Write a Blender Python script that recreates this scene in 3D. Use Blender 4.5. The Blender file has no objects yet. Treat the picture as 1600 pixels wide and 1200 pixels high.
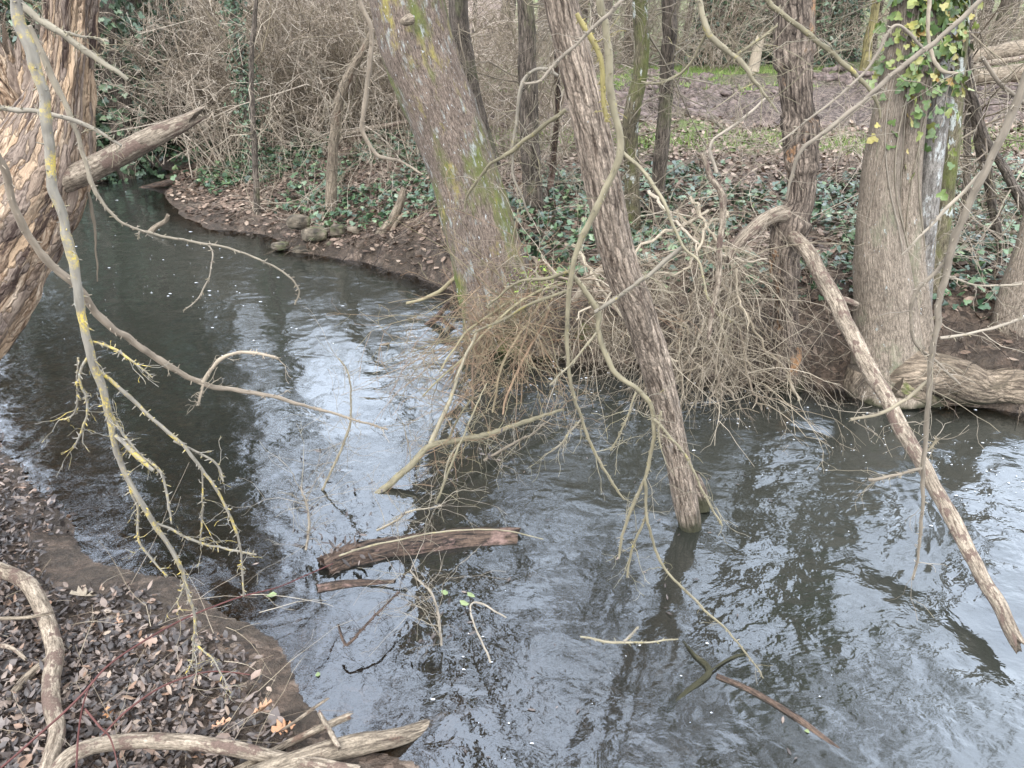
import bpy, math
import numpy as np
from mathutils import Vector, Matrix

# ------------------------------------------------------------------ camera, sky, sun, exposure
SC = bpy.context.scene
COL = SC.collection
H, PITCH, F = 2.45, math.radians(26.0), 1208.0
cam = bpy.data.objects.new("camera", bpy.data.cameras.new("camera"))
COL.objects.link(cam)
cam.location = (0, 0, H)
cam.rotation_euler = (math.pi / 2 - PITCH, 0, 0)
cam.data.sensor_width = 36.0
cam.data.lens = 36.0 * F / 1600.0
cam.data.clip_start = 0.05
cam.data.clip_end = 2000.0
SC.camera = cam

SUN_EL, SUN_AZ = math.radians(48), math.radians(200)
world = bpy.data.worlds.new("World")
SC.world = world
world.use_nodes = True
wn = world.node_tree
sky = wn.nodes.new("ShaderNodeTexSky")
sky.sky_type = 'NISHITA'
sky.sun_disc = False
sky.sun_elevation = SUN_EL
sky.sun_rotation = SUN_AZ
sky.dust_density = 4.0
sky.air_density = 1.0
hs = wn.nodes.new("ShaderNodeHueSaturation")
hs.inputs['Saturation'].default_value = 0.22
wn.links.new(sky.outputs[0], hs.inputs['Color'])
# thick even cloud over the clear-sky light
cl = wn.nodes.new("ShaderNodeMix")
cl.data_type = 'RGBA'
cl.inputs[0].default_value = 0.86
tcw = wn.nodes.new("ShaderNodeTexCoord")
spw = wn.nodes.new("ShaderNodeSeparateXYZ")
wn.links.new(tcw.outputs['Generated'], spw.inputs[0])
grd = wn.nodes.new("ShaderNodeValToRGB")
grd.color_ramp.elements[0].color = (0.20, 0.205, 0.22, 1)
grd.color_ramp.elements[1].color = (0.86, 0.87, 0.9, 1)
e_ = grd.color_ramp.elements.new(0.36)
e_.color = (0.97, 0.98, 1.0, 1)
e_ = grd.color_ramp.elements.new(0.62)
e_.color = (0.78, 0.80, 0.84, 1)
wn.links.new(spw.outputs[2], grd.inputs[0])
mlw = wn.nodes.new("ShaderNodeMix")
mlw.data_type = 'RGBA'
mlw.blend_type = 'MULTIPLY'
mlw.inputs[0].default_value = 1.0
mlw.inputs[7].default_value = (9.0, 9.5, 10.4, 1)
wn.links.new(grd.outputs[0], mlw.inputs[6])
wn.links.new(mlw.outputs[2], cl.inputs[7])
wn.links.new(hs.outputs[0], cl.inputs[6])
wn.links.new(cl.outputs[2], wn.nodes['Background'].inputs['Color'])
wn.nodes['Background'].inputs['Strength'].default_value = 0.15

sun = bpy.data.objects.new("sun", bpy.data.lights.new("sun", 'SUN'))
COL.objects.link(sun)
sun.data.energy = 0.55
sun.data.angle = math.radians(25)
sun.data.color = (1.0, 0.96, 0.9)
sun.rotation_euler = (math.pi / 2 - SUN_EL, 0, math.pi - SUN_AZ)
SC.view_settings.view_transform = 'Standard'
SC.view_settings.look = 'None'
SC.view_settings.exposure = 2.05
SC.view_settings.gamma = 1.0
SC.cycles.max_bounces = 6
SC.cycles.diffuse_bounces = 2
SC.cycles.glossy_bounces = 3
SC.cycles.transparent_max_bounces = 8
SC.cycles.use_denoising = True

# ------------------------------------------------------------------ helpers
rng = np.random.default_rng(11)
FW = np.array([0, math.cos(PITCH), -math.sin(PITCH)])
UP = np.array([0, math.sin(PITCH), math.cos(PITCH)])
CAM = np.array([0, 0, H])


def ray(px, py):
    return FW + np.array([1., 0, 0]) * (px - 800) / F + UP * (600 - py) / F


def G(px, py, z=0.0):
    d = ray(px, py)
    return CAM + d * ((z - H) / d[2])


def at(px, py, Y):
    d = ray(px, py)
    return CAM + d * (Y / d[1])


def depth(p):
    return float(np.dot(np.asarray(p) - CAM, FW))


def _hash(ix, iy, iz, s):
    h = (ix.astype(np.int64) * 374761393 + iy.astype(np.int64) * 668265263 + iz.astype(np.int64) * 1440662683 + s * 974711) & 0xFFFFFFFF
    h = ((h ^ (h >> 13)) * 1274126177) & 0xFFFFFFFF
    h = (h ^ (h >> 16)) & 0xFFFF
    return h / 65535.0


def vnoise(p, s=0):
    p = np.asarray(p, float)
    i = np.floor(p).astype(np.int64)
    f = p - i
    u = f * f * (3 - 2 * f)
    r = 0
    for a in (0, 1):
        wx = u[..., 0] if a else 1 - u[..., 0]
        for b in (0, 1):
            wy = u[..., 1] if b else 1 - u[..., 1]
            for c in (0, 1):
                wz = u[..., 2] if c else 1 - u[..., 2]
                r = r + wx * wy * wz * _hash(i[..., 0] + a, i[..., 1] + b, i[..., 2] + c, s)
    return r


def fbm(p, oct=4, s=0):
    p = np.asarray(p, float)
    r, a, t = 0, 1.0, 0
    for k in range(oct):
        r = r + a * vnoise(p, s + k * 17)
        t += a
        a *= 0.5
        p = p * 2.03
    return r / t


def nrm(v):
    return v / np.maximum(np.linalg.norm(v, axis=-1, keepdims=True), 1e-9)


def sstep(a, b, x):
    t = np.clip((x - a) / (b - a), 0, 1)
    return t * t * (3 - 2 * t)


def chain_loc(o):
    v = np.zeros(3)
    while o is not None:
        v += np.array(o.location)
        o = o.parent
    return v


class MB:
    """collects surfaces and links them as ONE mesh object"""

    def __init__(self):
        self.V, self.T, self.R, self.Fc, self.n = [], [], [], [], 0

    def add(self, V, F, T=None, R=None):
        V = np.asarray(V, float).reshape(-1, 3)
        self.V.append(V)
        self.T.append(V if T is None else np.asarray(T, float).reshape(-1, 3))
        self.R.append(np.full(len(V), rng.random()) if R is None else np.asarray(R, float).reshape(-1))
        for f in (F if isinstance(F, list) else [F]):
            self.Fc.append(np.asarray(f, np.int64) + self.n)
        self.n += len(V)
        return self

    def tubes(self, P, R, sides=3, rnd=None):
        P, R = np.asarray(P, float), np.asarray(R, float)
        if len(P) == 0:
            return self
        t, n, _ = P.shape
        tan = nrm(np.gradient(P, axis=1))
        mean = nrm(P[:, -1] - P[:, 0])
        ref = np.zeros((t, 3))
        ref[np.arange(t), np.argmin(np.abs(mean), axis=1)] = 1
        N = nrm(np.cross(tan, ref[:, None, :]))
        B = np.cross(tan, N)
        th = np.arange(sides) / sides * 2 * math.pi
        c, s = np.cos(th)[None, None, :, None], np.sin(th)[None, None, :, None]
        off = N[:, :, None, :] * c + B[:, :, None, :] * s
        V = P[:, :, None, :] + off * R[:, :, None, None]
        L = np.concatenate([np.zeros((t, 1)), np.cumsum(np.linalg.norm(np.diff(P, axis=1), axis=2), axis=1)], 1)
        T = np.empty((t, n, sides, 3))
        T[..., 0] = R[:, :, None] * np.cos(th)
        T[..., 1] = R[:, :, None] * np.sin(th)
        T[..., 2] = L[:, :, None]
        rn = rng.random(t) if rnd is None else rnd
        T += (rn * 50)[:, None, None, None]
        idx = np.arange(t * n * sides).reshape(t, n, sides)
        a = idx[:, :-1, :]
        b = idx[:, 1:, :]
        q = np.stack([a, np.roll(a, -1, 2), np.roll(b, -1, 2), b], -1).reshape(-1, 4)
        return self.add(V, q, T, np.repeat(rn, n * sides))

    def limb(self, pts, rad, n=60, sides=16, disp=None, jag=0.0, jag0=0.0, wob=0.0, seed=0, rel=0.0):
        pts, rad = np.asarray(pts, float), np.asarray(rad, float)
        P, R = spline(pts, rad, n)
        if wob:
            P = P + wob * (np.stack([fbm(P * 4 + k * 31.7, 3, seed) + (.5 * fbm(P * 19 + k * 11.3, 2, seed) if rel else 0) for k in range(3)], -1) - (0.75 if rel else 0.5))
        tan = nrm(np.gradient(P, axis=0))
        N = np.empty_like(P)
        v = np.array([1., 0, 0]) if abs(tan[0, 0]) < 0.8 else np.array([0, 1., 0])
        for i in range(n):
            v = v - tan[i] * np.dot(v, tan[i])
            v = v / np.linalg.norm(v)
            N[i] = v
        B = np.cross(tan, N)
        th = np.arange(sides) / sides * 2 * math.pi
        L = np.concatenate([[0], np.cumsum(np.linalg.norm(np.diff(P, axis=0), axis=1))])
        T = np.empty((n, sides, 3))
        rb = float(rad.max())
        T[..., 0] = rb * np.cos(th)
        T[..., 1] = rb * np.sin(th)
        T[..., 2] = L[:, None]
        T += seed * 3.7
        RR = np.repeat(R[:, None], sides, 1)
        if disp is not None:
            RR = RR + disp(T)
        if rel:
            RR = RR * (1 + rel * (fbm(T * np.array([30, 30, 24]), 3, seed + 3) - 0.5))
        RR = np.maximum(RR, 0.0005)
        V = P[:, None, :] + RR[..., None] * (N[:, None, :] * np.cos(th)[None, :, None] + B[:, None, :] * np.sin(th)[None, :, None])
        if jag:
            k = vnoise(np.stack([np.cos(th) * 2.2, np.sin(th) * 2.2, th * 0 + seed], -1), 5) - 0.4
            m = max(2, n // 12)
            for j in range(m):
                V[n - m + j] += tan[-1] * (k * jag * (j + 1) / m)[:, None]
        if jag0:
            k = vnoise(np.stack([np.cos(th) * 2.2, np.sin(th) * 2.2, th * 0 + seed + 9], -1), 5) - 0.4
            V[0] -= tan[0] * (k * jag0)[:, None]
        e0 = P[:1] + 0.02 * (V[0] - P[0]) + tan[0] * 0.01 * bool(jag0)
        e1 = P[-1:] + 0.02 * (V[-1] - P[-1]) - tan[-1] * 0.3 * jag
        V = np.concatenate([e0[None], V, e1[None]])
        T = np.concatenate([T[:1] * 0.7, T, T[-1:] * 0.7 + [0, 0, .3 * T[-1, 0, 2]]])
        m = n + 2
        idx = np.arange(m * sides).reshape(m, sides)
        a, b = idx[:-1], idx[1:]
        q = np.stack([a, np.roll(a, -1, 1), np.roll(b, -1, 1), b], -1).reshape(-1, 4)
        self.add(V, q, T)
        return P, R, tan

    def build(self, name, mat, parent=None, origin=None, smooth=True, extra=None):
        V = np.concatenate(self.V)
        T = np.concatenate(self.T)
        R = np.concatenate(self.R)
        off = chain_loc(parent) if parent is not None else (np.zeros(3) if origin is None else np.asarray(origin, float))
        me = bpy.data.meshes.new(name)
        me.vertices.add(len(V))
        me.vertices.foreach_set("co", (V - off).astype(np.float32).ravel())
        lv = np.concatenate([f.ravel() for f in self.Fc]).astype(np.int32)
        lt = np.concatenate([np.full(len(f), f.shape[1]) for f in self.Fc]).astype(np.int32)
        ls = np.concatenate([[0], np.cumsum(lt)[:-1]]).astype(np.int32)
        me.loops.add(len(lv))
        me.loops.foreach_set("vertex_index", lv)
        me.polygons.add(len(lt))
        me.polygons.foreach_set("loop_start", ls)
        me.polygons.foreach_set("use_smooth", np.full(len(lt), smooth, bool))
        me.attributes.new("tc", 'FLOAT_VECTOR', 'POINT').data.foreach_set("vector", T.astype(np.float32).ravel())
        me.attributes.new("rnd", 'FLOAT', 'POINT').data.foreach_set("value", R.astype(np.float32))
        for k, v in (extra or {}).items():
            if v.ndim == 1:
                me.attributes.new(k, 'FLOAT', 'POINT').data.foreach_set("value", v.astype(np.float32))
            else:
                me.attributes.new(k, 'FLOAT_VECTOR', 'POINT').data.foreach_set("vector", v.astype(np.float32).ravel())
        me.materials.append(mat)
        me.update(calc_edges=True)
        me.validate()
        o = bpy.data.objects.new(name, me)
        COL.objects.link(o)
        if parent is not None:
            o.parent = parent
        elif origin is not None:
            o.location = tuple(origin)
        return o


def spline(pts, rad, n):
    m = len(pts)
    if m == 2:
        t = np.linspace(0, 1, n)[:, None]
        return pts[0] + (pts[1] - pts[0]) * t, rad[0] + (rad[1] - rad[0]) * t[:, 0]
    L = np.concatenate([[0], np.cumsum(np.linalg.norm(np.diff(pts, axis=0), axis=1))])
    u = np.linspace(0, L[-1], n)
    k = np.clip(np.searchsorted(L, u, side='right') - 1, 0, m - 2)
    t = ((u - L[k]) / np.maximum(L[k + 1] - L[k], 1e-9))[:, None]
    p0, p1, p2, p3 = pts[np.maximum(k - 1, 0)], pts[k], pts[k + 1], pts[np.minimum(k + 2, m - 1)]
    P = 0.5 * (2 * p1 + (p2 - p0) * t + (2 * p0 - 5 * p1 + 4 * p2 - p3) * t ** 2 + (3 * p1 - p0 - 3 * p2 + p3) * t ** 3)
    return P, np.interp(u, L, rad)


def tag(o, label=None, cat=None, group=None, kind=None):
    for k, v in (('label', label), ('category', cat), ('group', group), ('kind', kind)):
        if v:
            o[k] = v
    return o


def thing(name, loc, label, cat, group=None):
    o = bpy.data.objects.new(name, None)
    o.empty_display_size = 0.1
    COL.objects.link(o)
    o.location = tuple(loc)
    return tag(o, label, cat, group)


def copy_tree(o, parent=None):
    c = o.copy()
    COL.objects.link(c)
    c.parent = parent
    for ch in [x for x in KIDS.get(o.name, [])]:
        copy_tree(ch, c)
    return c


KIDS = {}


def remember(o):
    for ob in COL.objects:
        if ob.parent == o:
            KIDS.setdefault(o.name, []).append(ob)
            for o2 in COL.objects:
                if o2.parent == ob:
                    KIDS.setdefault(ob.name, []).append(o2)


def grow(S, D, L, n=6, wig=0.25, grav=0.0, up=0.0):
    """a batch of wandering shoots: starts S, directions D, lengths L -> (T,n,3)"""
    S, D = np.asarray(S, float), nrm(np.asarray(D, float))
    P = [S]
    d = D
    st = (np.asarray(L) / (n - 1))[:, None]
    for k in range(n - 1):
        d = nrm(d + wig * rng.normal(size=d.shape) + np.array([0, 0, up - grav]))
        P.append(P[-1] + d * st)
    return np.stack(P, 1)


def sprout(P, L, R, per, ratio=0.5, spread=0.8, n=5, wig=0.3, grav=0.0, lo=0.2, rr=0.55, up=0.0):
    """per children on every shoot of the batch"""
    t, m, _ = P.shape
    k = np.repeat(np.arange(t), per)
    j = rng.integers(max(1, int(lo * m)), m - 1 if m > 2 else m, size=len(k))
    S = P[k, j]
    tan = nrm(P[k, np.minimum(j + 1, m - 1)] - P[k, j - 1])
    D = nrm(tan + spread * nrm(rng.normal(size=tan.shape)))
    Ln = L[k] * ratio * (1.15 - 0.7 * j / m) * rng.uniform(0.5, 1.3, len(k))
    r = R[k] * rr * (1.1 - 0.6 * j / m)
    return grow(S, D, Ln, n, wig, grav, up), Ln, r


def taper(r, n, tip=0.25):
    return np.asarray(r)[:, None] * np.linspace(1, tip, n)[None, :]


def bush(mb, S, D, L, R, levels, n=7, wig=0.2, grav=0.0, up=0.0, sides=(5, 4, 3, 3), rmin=0.0008):
    P = grow(S, D, L, n, wig, grav, up)
    mb.tubes(P, np.maximum(taper(R, n), rmin), sides[0])
    Lc, Rc = np.asarray(L, float), np.asarray(R, float)
    for i, lv in enumerate(levels):
        P, Lc, Rc = sprout(P, Lc, Rc, **lv)
        mb.tubes(P, np.maximum(taper(Rc, P.shape[1]), rmin), sides[min(i + 1, len(sides) - 1)])


# ------------------------------------------------------------------ materials
class M:
    def __init__(self, name, rough=0.8, spec=0.3):
        self.m = bpy.data.materials.new(name)
        self.m.use_nodes = True
        self.t = self.m.node_tree
        self.b = self.t.nodes['Principled BSDF']
        self.b.inputs['Roughness'].default_value = rough
        self.b.inputs['Specular IOR Level'].default_value = spec

    def n(self, typ, **kw):
        o = self.t.nodes.new(typ)
        for k, v in kw.items():
            if k in o.inputs:
                o.inputs[k].default_value = v
            else:
                setattr(o, k, v)
        return o

    def l(self, a, b):
        self.t.links.new(a, b)
        return self

    def attr(self, name, out='Vector'):
        return self.n('ShaderNodeAttribute', attribute_name=name).outputs[out]

    def scale(self, v, s):
        m = self.n('ShaderNodeMapping')
        m.inputs['Scale'].default_value = s
        self.l(v, m.inputs['Vector'])
        return m.outputs[0]

    def noise(self, v, s, detail=4, rough=0.6, dist=0.0):
        k = self.n('ShaderNodeTexNoise')
        k.inputs['Scale'].default_value = s
        k.inputs['Detail'].default_value = detail
        k.inputs['Roughness'].default_value = rough
        k.inputs['Distortion'].default_value = dist
        if v is not None:
            self.l(v, k.inputs['Vector'])
        return k.outputs['Fac']

    def voro(self, v, s, feature='F1', out='Distance'):
        k = self.n('ShaderNodeTexVoronoi', feature=feature)
        k.inputs['Scale'].default_value = s
        self.l(v, k.inputs['Vector'])
        return k.outputs[out]

    def ramp(self, f, stops, interp='LINEAR'):
        r = self.n('ShaderNodeValToRGB')
        r.color_ramp.interpolation = interp
        e = r.color_ramp.elements
        while len(e) < len(stops):
            e.new(0.5)
        for i, (p, c) in enumerate(stops):
            e[i].position = p
            e[i].color = (c[0], c[1], c[2], 1) if isinstance(c, (tuple, list)) else (c, c, c, 1)
        self.l(f, r.inputs[0])
        return r.outputs[0]

    def mix(self, f, a, b, typ='MIX'):
        k = self.n('ShaderNodeMix', data_type='RGBA', blend_type=typ)
        for v, i in ((f, 0), (a, 6), (b, 7)):
            if isinstance(v, (int, float)):
                k.inputs[i].default_value = v if i == 0 else (v, v, v, 1)
            elif isinstance(v, tuple):
                k.inputs[i].default_value = (v[0], v[1], v[2], 1)
            else:
                self.l(v, k.inputs[i])
        return k.outputs[2]

    def math(self, op, a, b=0.0):
        k = self.n('ShaderNodeMath', operation=op)
        for v, i in ((a, 0), (b, 1)):
            if isinstance(v, (int, float)):
                k.inputs[i].default_value = v
            else:
                self.l(v, k.inputs[i])
        return k.outputs[0]

    def bump(self, h, strength=0.5, dist=0.01, base=None):
        k = self.n('ShaderNodeBump')
        k.inputs['Strength'].default_value = strength
        k.inputs['Distance'].default_value = dist
        self.l(h, k.inputs['Height'])
        if base is not None:
            self.l(base, k.inputs['Normal'])
        return k.outputs[0]

    def color(self, c):
        self.l(c, self.b.inputs['Base Color'])
        return self

    def normal(self, c):
        self.l(c, self.b.inputs['Normal'])
        return self


def bark(name, dark, light, fis=(40, 40, 7), spots=(), bump=0.8, dist=0.01, vary=0.35, rough=0.85, crack=None, wet=0):
    """spots: (colour, threshold 0..1, scale, sharpness); crack: (scale, depth) of the plate pattern"""
    dark = tuple(x * 0.6 for x in dark)
    m = M(name, rough, 0.2)
    tc = m.attr('tc')
    a = m.noise(m.scale(tc, fis), 1.0, 8, 0.72, 0.5)
    big = m.noise(tc, 3.5, 3)
    c = m.ramp(a, [(0.38, dark), (0.5, tuple(0.5 * (x + y) for x, y in zip(dark, light))), (0.62, light)])
    c = m.mix(1.0, c, m.ramp(big, [(0.3, 1 - vary), (0.7, 1 + 0.0)]), 'MULTIPLY')
    c = m.mix(1.0, c, m.ramp(m.attr('rnd', 'Fac'), [(0, 0.75), (1, 1.0)]), 'MULTIPLY')
    grain = m.noise(m.scale(tc, (1, 1, 0.6)), 140, 3, 0.7)
    c = m.mix(1.0, c, m.ramp(grain, [(0.35, 0.62), (0.6, 1.1)]), 'MULTIPLY')
    h = a
    if crack:
        wob = m.n('ShaderNodeTexNoise')
        wob.inputs['Scale'].default_value = crack[0][0] * 0.5
        m.l(tc, wob.inputs['Vector'])
        va = m.n('ShaderNodeVectorMath', operation='MULTIPLY_ADD')
        m.l(wob.outputs['Color'], va.inputs[0])
        va.inputs[1].default_value = (0.9 / crack[0][0],) * 2 + (0.9 / crack[0][2],)
        m.l(tc, va.inputs[2])
        e = m.voro(m.scale(va.outputs[0], crack[0]), 1.0, 'DISTANCE_TO_EDGE')
        c = m.mix(1.0, c, m.ramp(e, [(0.0, 1 - crack[1]), (0.13, 1.0)]), 'MULTIPLY')
        h = m.math('ADD', a, m.math('MULTIPLY', m.math('MINIMUM', e, 0.25), 3.0))
    for i, (col, th, sc, sh) in enumerate(spots):
        sv = m.n('ShaderNodeVectorMath', operation='ADD')
        m.l(tc, sv.inputs[0])
        sv.inputs[1].default_value = (i * 7.3 + 2, i * 3.1, i * 5.7)
        s = m.noise(m.scale(sv.outputs[0], (1, 1, 0.75)), sc, 6, 0.7)
        k = m.ramp(s, [(th, 0.0), (min(th + sh, 1), 1.0)])
        fine = m.noise(tc, sc * 9, 3)
        cc = m.mix(m.ramp(fine, [(0.3, 0.0), (0.7, 1.0)]), tuple(x * 0.55 for x in col), col)
        c = m.mix(k, c, cc)
        h = m.math('ADD', h, m.math('MULTIPLY', k, 0.3))
    if wet:
        sp = m.n('ShaderNodeSeparateXYZ')
        m.l(m.n('ShaderNodeNewGeometry').outputs['Position'], sp.inputs[0])
        lv = m.math('ADD', sp.outputs[2], m.math('MULTIPLY', m.math('SUBTRACT', big, 0.5), 0.3))
        c = m.mix(m.ramp(lv, [(wet * .35, 1.0), (wet, 0.0)]), c, (0.035, 0.033, 0.018))
    m.color(c)
    m.normal(m.bump(h, bump, dist))
    return m.m


def twig(name, cols, bumpd=0.002, spots=()):
    m = M(name, 0.7, 0.25)
    tc = m.attr('tc')
    k = len(cols) - 1
    c = m.ramp(m.attr('rnd', 'Fac'), [(i / k, q) for i, q in enumerate(cols)])
    s = m.noise(m.scale(tc, (60, 60, 14)), 1.0, 3)
    c = m.mix(1.0, c, m.ramp(s, [(0.3, 0.6), (0.65, 1.0)]), 'MULTIPLY')
    for (col, th, sc, sh) in spots:
        k_ = m.math('MULTIPLY', m.ramp(m.noise(tc, sc, 6, 0.7), [(th, 0.0), (th + sh, 1.0)]), m.ramp(m.noise(tc, sc * 9, 3, .7), [(0.40, 0.15), (0.56, 1.0)]))
        c = m.mix(k_, c, col)
    m.color(c)
    m.normal(m.bump(s, 0.5, bumpd))
    return m.m


LICH_Y, LICH_G, MOSS = (0.28, 0.235, 0.075), (0.33, 0.345, 0.31), (0.12, 0.14, 0.035)
m_big = bark('lichen_bark', (0.10, 0.073, 0.055), (0.29, 0.225, 0.175), (60, 60, 24),
             [(MOSS, 0.49, 1.7, 0.14), (LICH_G, 0.565, 7, 0.10), (LICH_Y, 0.565, 4, 0.13), ((0.55, 0.56, 0.53), 0.62, 26, 0.03)], 0.9, 0.012)
m_fiss = bark('fissured_bark', (0.19, 0.137, 0.098), (0.57, 0.455, 0.345), (60, 60, 9),
              [((0.36, 0.34, 0.30), 0.63, 7, 0.12), ((0.5, 0.5, 0.46), 0.68, 30, 0.02)], 1.0, 0.008, crack=((46, 46, 5), 0.5), wet=0.13)
m_deadbark = bark('dead_bark', (0.095, 0.07, 0.053), (0.33, 0.26, 0.20), (45, 45, 9),
                  [((0.36, 0.20, 0.10), 0.57, 3.0, 0.06), ((0.035, 0.025, 0.02), 0.62, 4, 0.04)], 1.0, 0.014, crack=((30, 30, 6), 0.6), wet=0.1)
m_smooth = bark('smooth_bark', (0.27, 0.215, 0.16), (0.36, 0.295, 0.225), (45, 45, 22),
                [((0.17, 0.175, 0.11), 0.55, 1.8, 0.15), ((0.6, 0.62, 0.58), 0.66, 28, 0.02), (LICH_G, 0.66, 12, 0.03)], 0.6, 0.008, crack=((40, 40, 9), 0.3), wet=0.06)
m_pale = bark('pale_bark', (0.16, 0.14, 0.115), (0.36, 0.33, 0.29), (40, 40, 16),
              [((0.46, 0.47, 0.44), 0.56, 11, 0.08)], 0.5, 0.006)
m_mossy = bark('mossy_bark', (0.09, 0.075, 0.045), (0.24, 0.205, 0.135), (55, 55, 14),
               [(MOSS, 0.48, 3, 0.2), ((0.5, 0.52, 0.47), 0.57, 7, 0.05)], 0.8, 0.008)
m_root = bark('root_bark', (0.16, 0.12, 0.085), (0.33, 0.26, 0.185), (30, 30, 12), [((0.12, 0.095, 0.065), 0.56, 4, 0.08), (MOSS, 0.60, 3, 0.1)], 0.9, 0.014, crack=((24, 24, 9), 0.35), wet=0.09)
m_wood = bark('grey_wood', (0.12, 0.09, 0.065), (0.38, 0.31, 0.225), (70, 70, 10), [((0.13, 0.085, 0.06), 0.60, 9, 0.05)], 0.9, 0.006)
m_stick = bark('pale_stick', (0.16, 0.12, 0.085), (0.43, 0.355, 0.265), (70, 70, 12),
               [((0.13, 0.09, 0.07), 0.52, 17, 0.06), ((0.6, 0.6, 0.57), 0.67, 14, 0.02)], 0.9, 0.004)
m_wet = bark('wet_log', (0.012, 0.009, 0.007), (0.15, 0.10, 0.07), (60, 60, 9), [((0.20, 0.13, 0.105), 0.55, 6, 0.08)], 1.0, 0.012, 0.35, 0.5)
m_bgbark = bark('woodland_bark', (0.10, 0.083, 0.062), (0.27, 0.22, 0.175), (40, 40, 9), [((0.16, 0.165, 0.085), 0.55, 2.0, 0.15)], 0.7, 0.01, crack=((28, 28, 7), 0.5))
m_yelbark = bark('yellow_lichen_bark', (0.14, 0.12, 0.06), (0.33, 0.28, 0.13), (20, 20, 4), [((0.36, 0.31, 0.12), 0.5, 2.0, 0.2)], 0.6, 0.01)

# rotten, flaking wood
_m = M('decayed_wood', 0.85, 0.15)
tc = _m.attr('tc')
a = _m.noise(_m.scale(tc, (24, 24, 8)), 1.0, 9, 0.74, 0.8)
wv = _m.n('ShaderNodeVectorMath', operation='MULTIPLY_ADD')
wb = _m.n('ShaderNodeTexNoise')
wb.inputs['Scale'].default_value = 14
_m.l(tc, wb.inputs['Vector'])
_m.l(wb.outputs['Color'], wv.inputs[0])
wv.inputs[1].default_value = (0.11, 0.11, 0.26)
_m.l(tc, wv.inputs[2])
pv = _m.scale(wv.outputs[0], (17, 17, 5.5))
e = _m.voro(pv, 1.0, 'DISTANCE_TO_EDGE')
cell = _m.n('ShaderNodeSeparateColor')
_m.l(_m.voro(pv, 1.0, 'F1', 'Color'), cell.inputs[0])
c = _m.ramp(a, [(0.37, (0.05, 0.033, 0.023)), (0.45, (0.21, 0.135, 0.083)), (0.52, (0.36, 0.265, 0.18)), (0.63, (0.58, 0.46, 0.34))])
c = _m.mix(_m.ramp(cell.outputs[0], [(0.30, 0.0), (0.7, 0.8)]), c, (0.21, 0.165, 0.135))
c = _m.mix(_m.ramp(cell.outputs[1], [(0.6, 0.0), (0.85, 0.6)]), c, (0.46, 0.325, 0.205))
c = _m.mix(1.0, c, _m.ramp(e, [(0.0, 0.55), (0.06, 1.0)]), 'MULTIPLY')
h = _m.noise(_m.scale(tc, (9, 9, 3.2)), 1.0, 5, 0.65)
c = _m.mix(_m.ramp(h, [(0.56, 0.0), (0.61, 0.9)]), c, (0.055, 0.036, 0.03))
_m.color(c)
_m.normal(_m.bump(_m.math('ADD', a, _m.math('ADD', _m.math('MULTIPLY', _m.math('MINIMUM', e, .2), 3.0), cell.outputs[2])), 1.0, 0.016))
m_rot = _m.m


m_lich = twig('lichened_branch', [(0.18, 0.16, 0.125), (0.24, 0.22, 0.18)], 0.003, [((0.44, 0.33, 0.06), 0.50, 15, 0.12), ((0.16, 0.13, 0.10), 0.63, 40, 0.05), ((0.42, 0.44, 0.38), 0.66, 26, 0.03)])
m_greentw = twig('olive_branch', [(0.15, 0.13, 0.08), (0.23, 0.20, 0.13), (0.20, 0.175, 0.135)], 0.003, [((0.30, 0.25, 0.07), 0.58, 14, 0.10), ((0.09, 0.075, 0.05), 0.60, 45, 0.06)])
m_yeltw = twig('yellow_lichen_twig', [(0.27, 0.22, 0.065), (0.25, 0.21, 0.09)], 0.003, [((0.2, 0.17, 0.10), 0.56, 40, 0.05)])
m_greytw = twig('grey_twig', [(0.13, 0.105, 0.075), (0.28, 0.24, 0.185), (0.20, 0.17, 0.11)])
m_brush = twig('brush_twig', [(0.17, 0.13, 0.09), (0.40, 0.34, 0.255), (0.29, 0.24, 0.165), (0.10, 0.073, 0.05)])
m_orange = twig('willow_twig', [(0.19, 0.115, 0.07), (0.29, 0.20, 0.125), (0.25, 0.215, 0.125), (0.13, 0.085, 0.058)])
m_thick = twig('thicket_twig', [(0.10, 0.075, 0.052), (0.36, 0.29, 0.215), (0.50, 0.43, 0.34), (0.21, 0.165, 0.115)])
m_bgtw = twig('woodland_twig', [(0.09, 0.07, 0.05), (0.25, 0.20, 0.145), (0.17, 0.14, 0.085)])
m_redst = twig('bramble_stem', [(0.075, 0.026, 0.028), (0.11, 0.045, 0.035)])
m_roots = twig('root_twig', [(0.045, 0.032, 0.024), (0.15, 0.115, 0.08), (0.07, 0.052, 0.038), (0.03, 0.022, 0.017)])
m_cream = twig('cream_branch', [(0.21, 0.17, 0.125), (0.33, 0.275, 0.20)], 0.003, [((0.14, 0.09, 0.06), 0.66, 30, 0.02)])


def leafmat(name, stops, rough=0.6, spec=0.4):
    m = M(name, rough, spec)
    c = m.ramp(m.attr('rnd', 'Fac'), stops)
    s = m.noise(m.attr('tc'), 60, 3)
    c = m.mix(1.0, c, m.ramp(s, [(0.3, 0.7), (0.7, 1.0)]), 'MULTIPLY')
    m.color(c)
    return m.m


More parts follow.
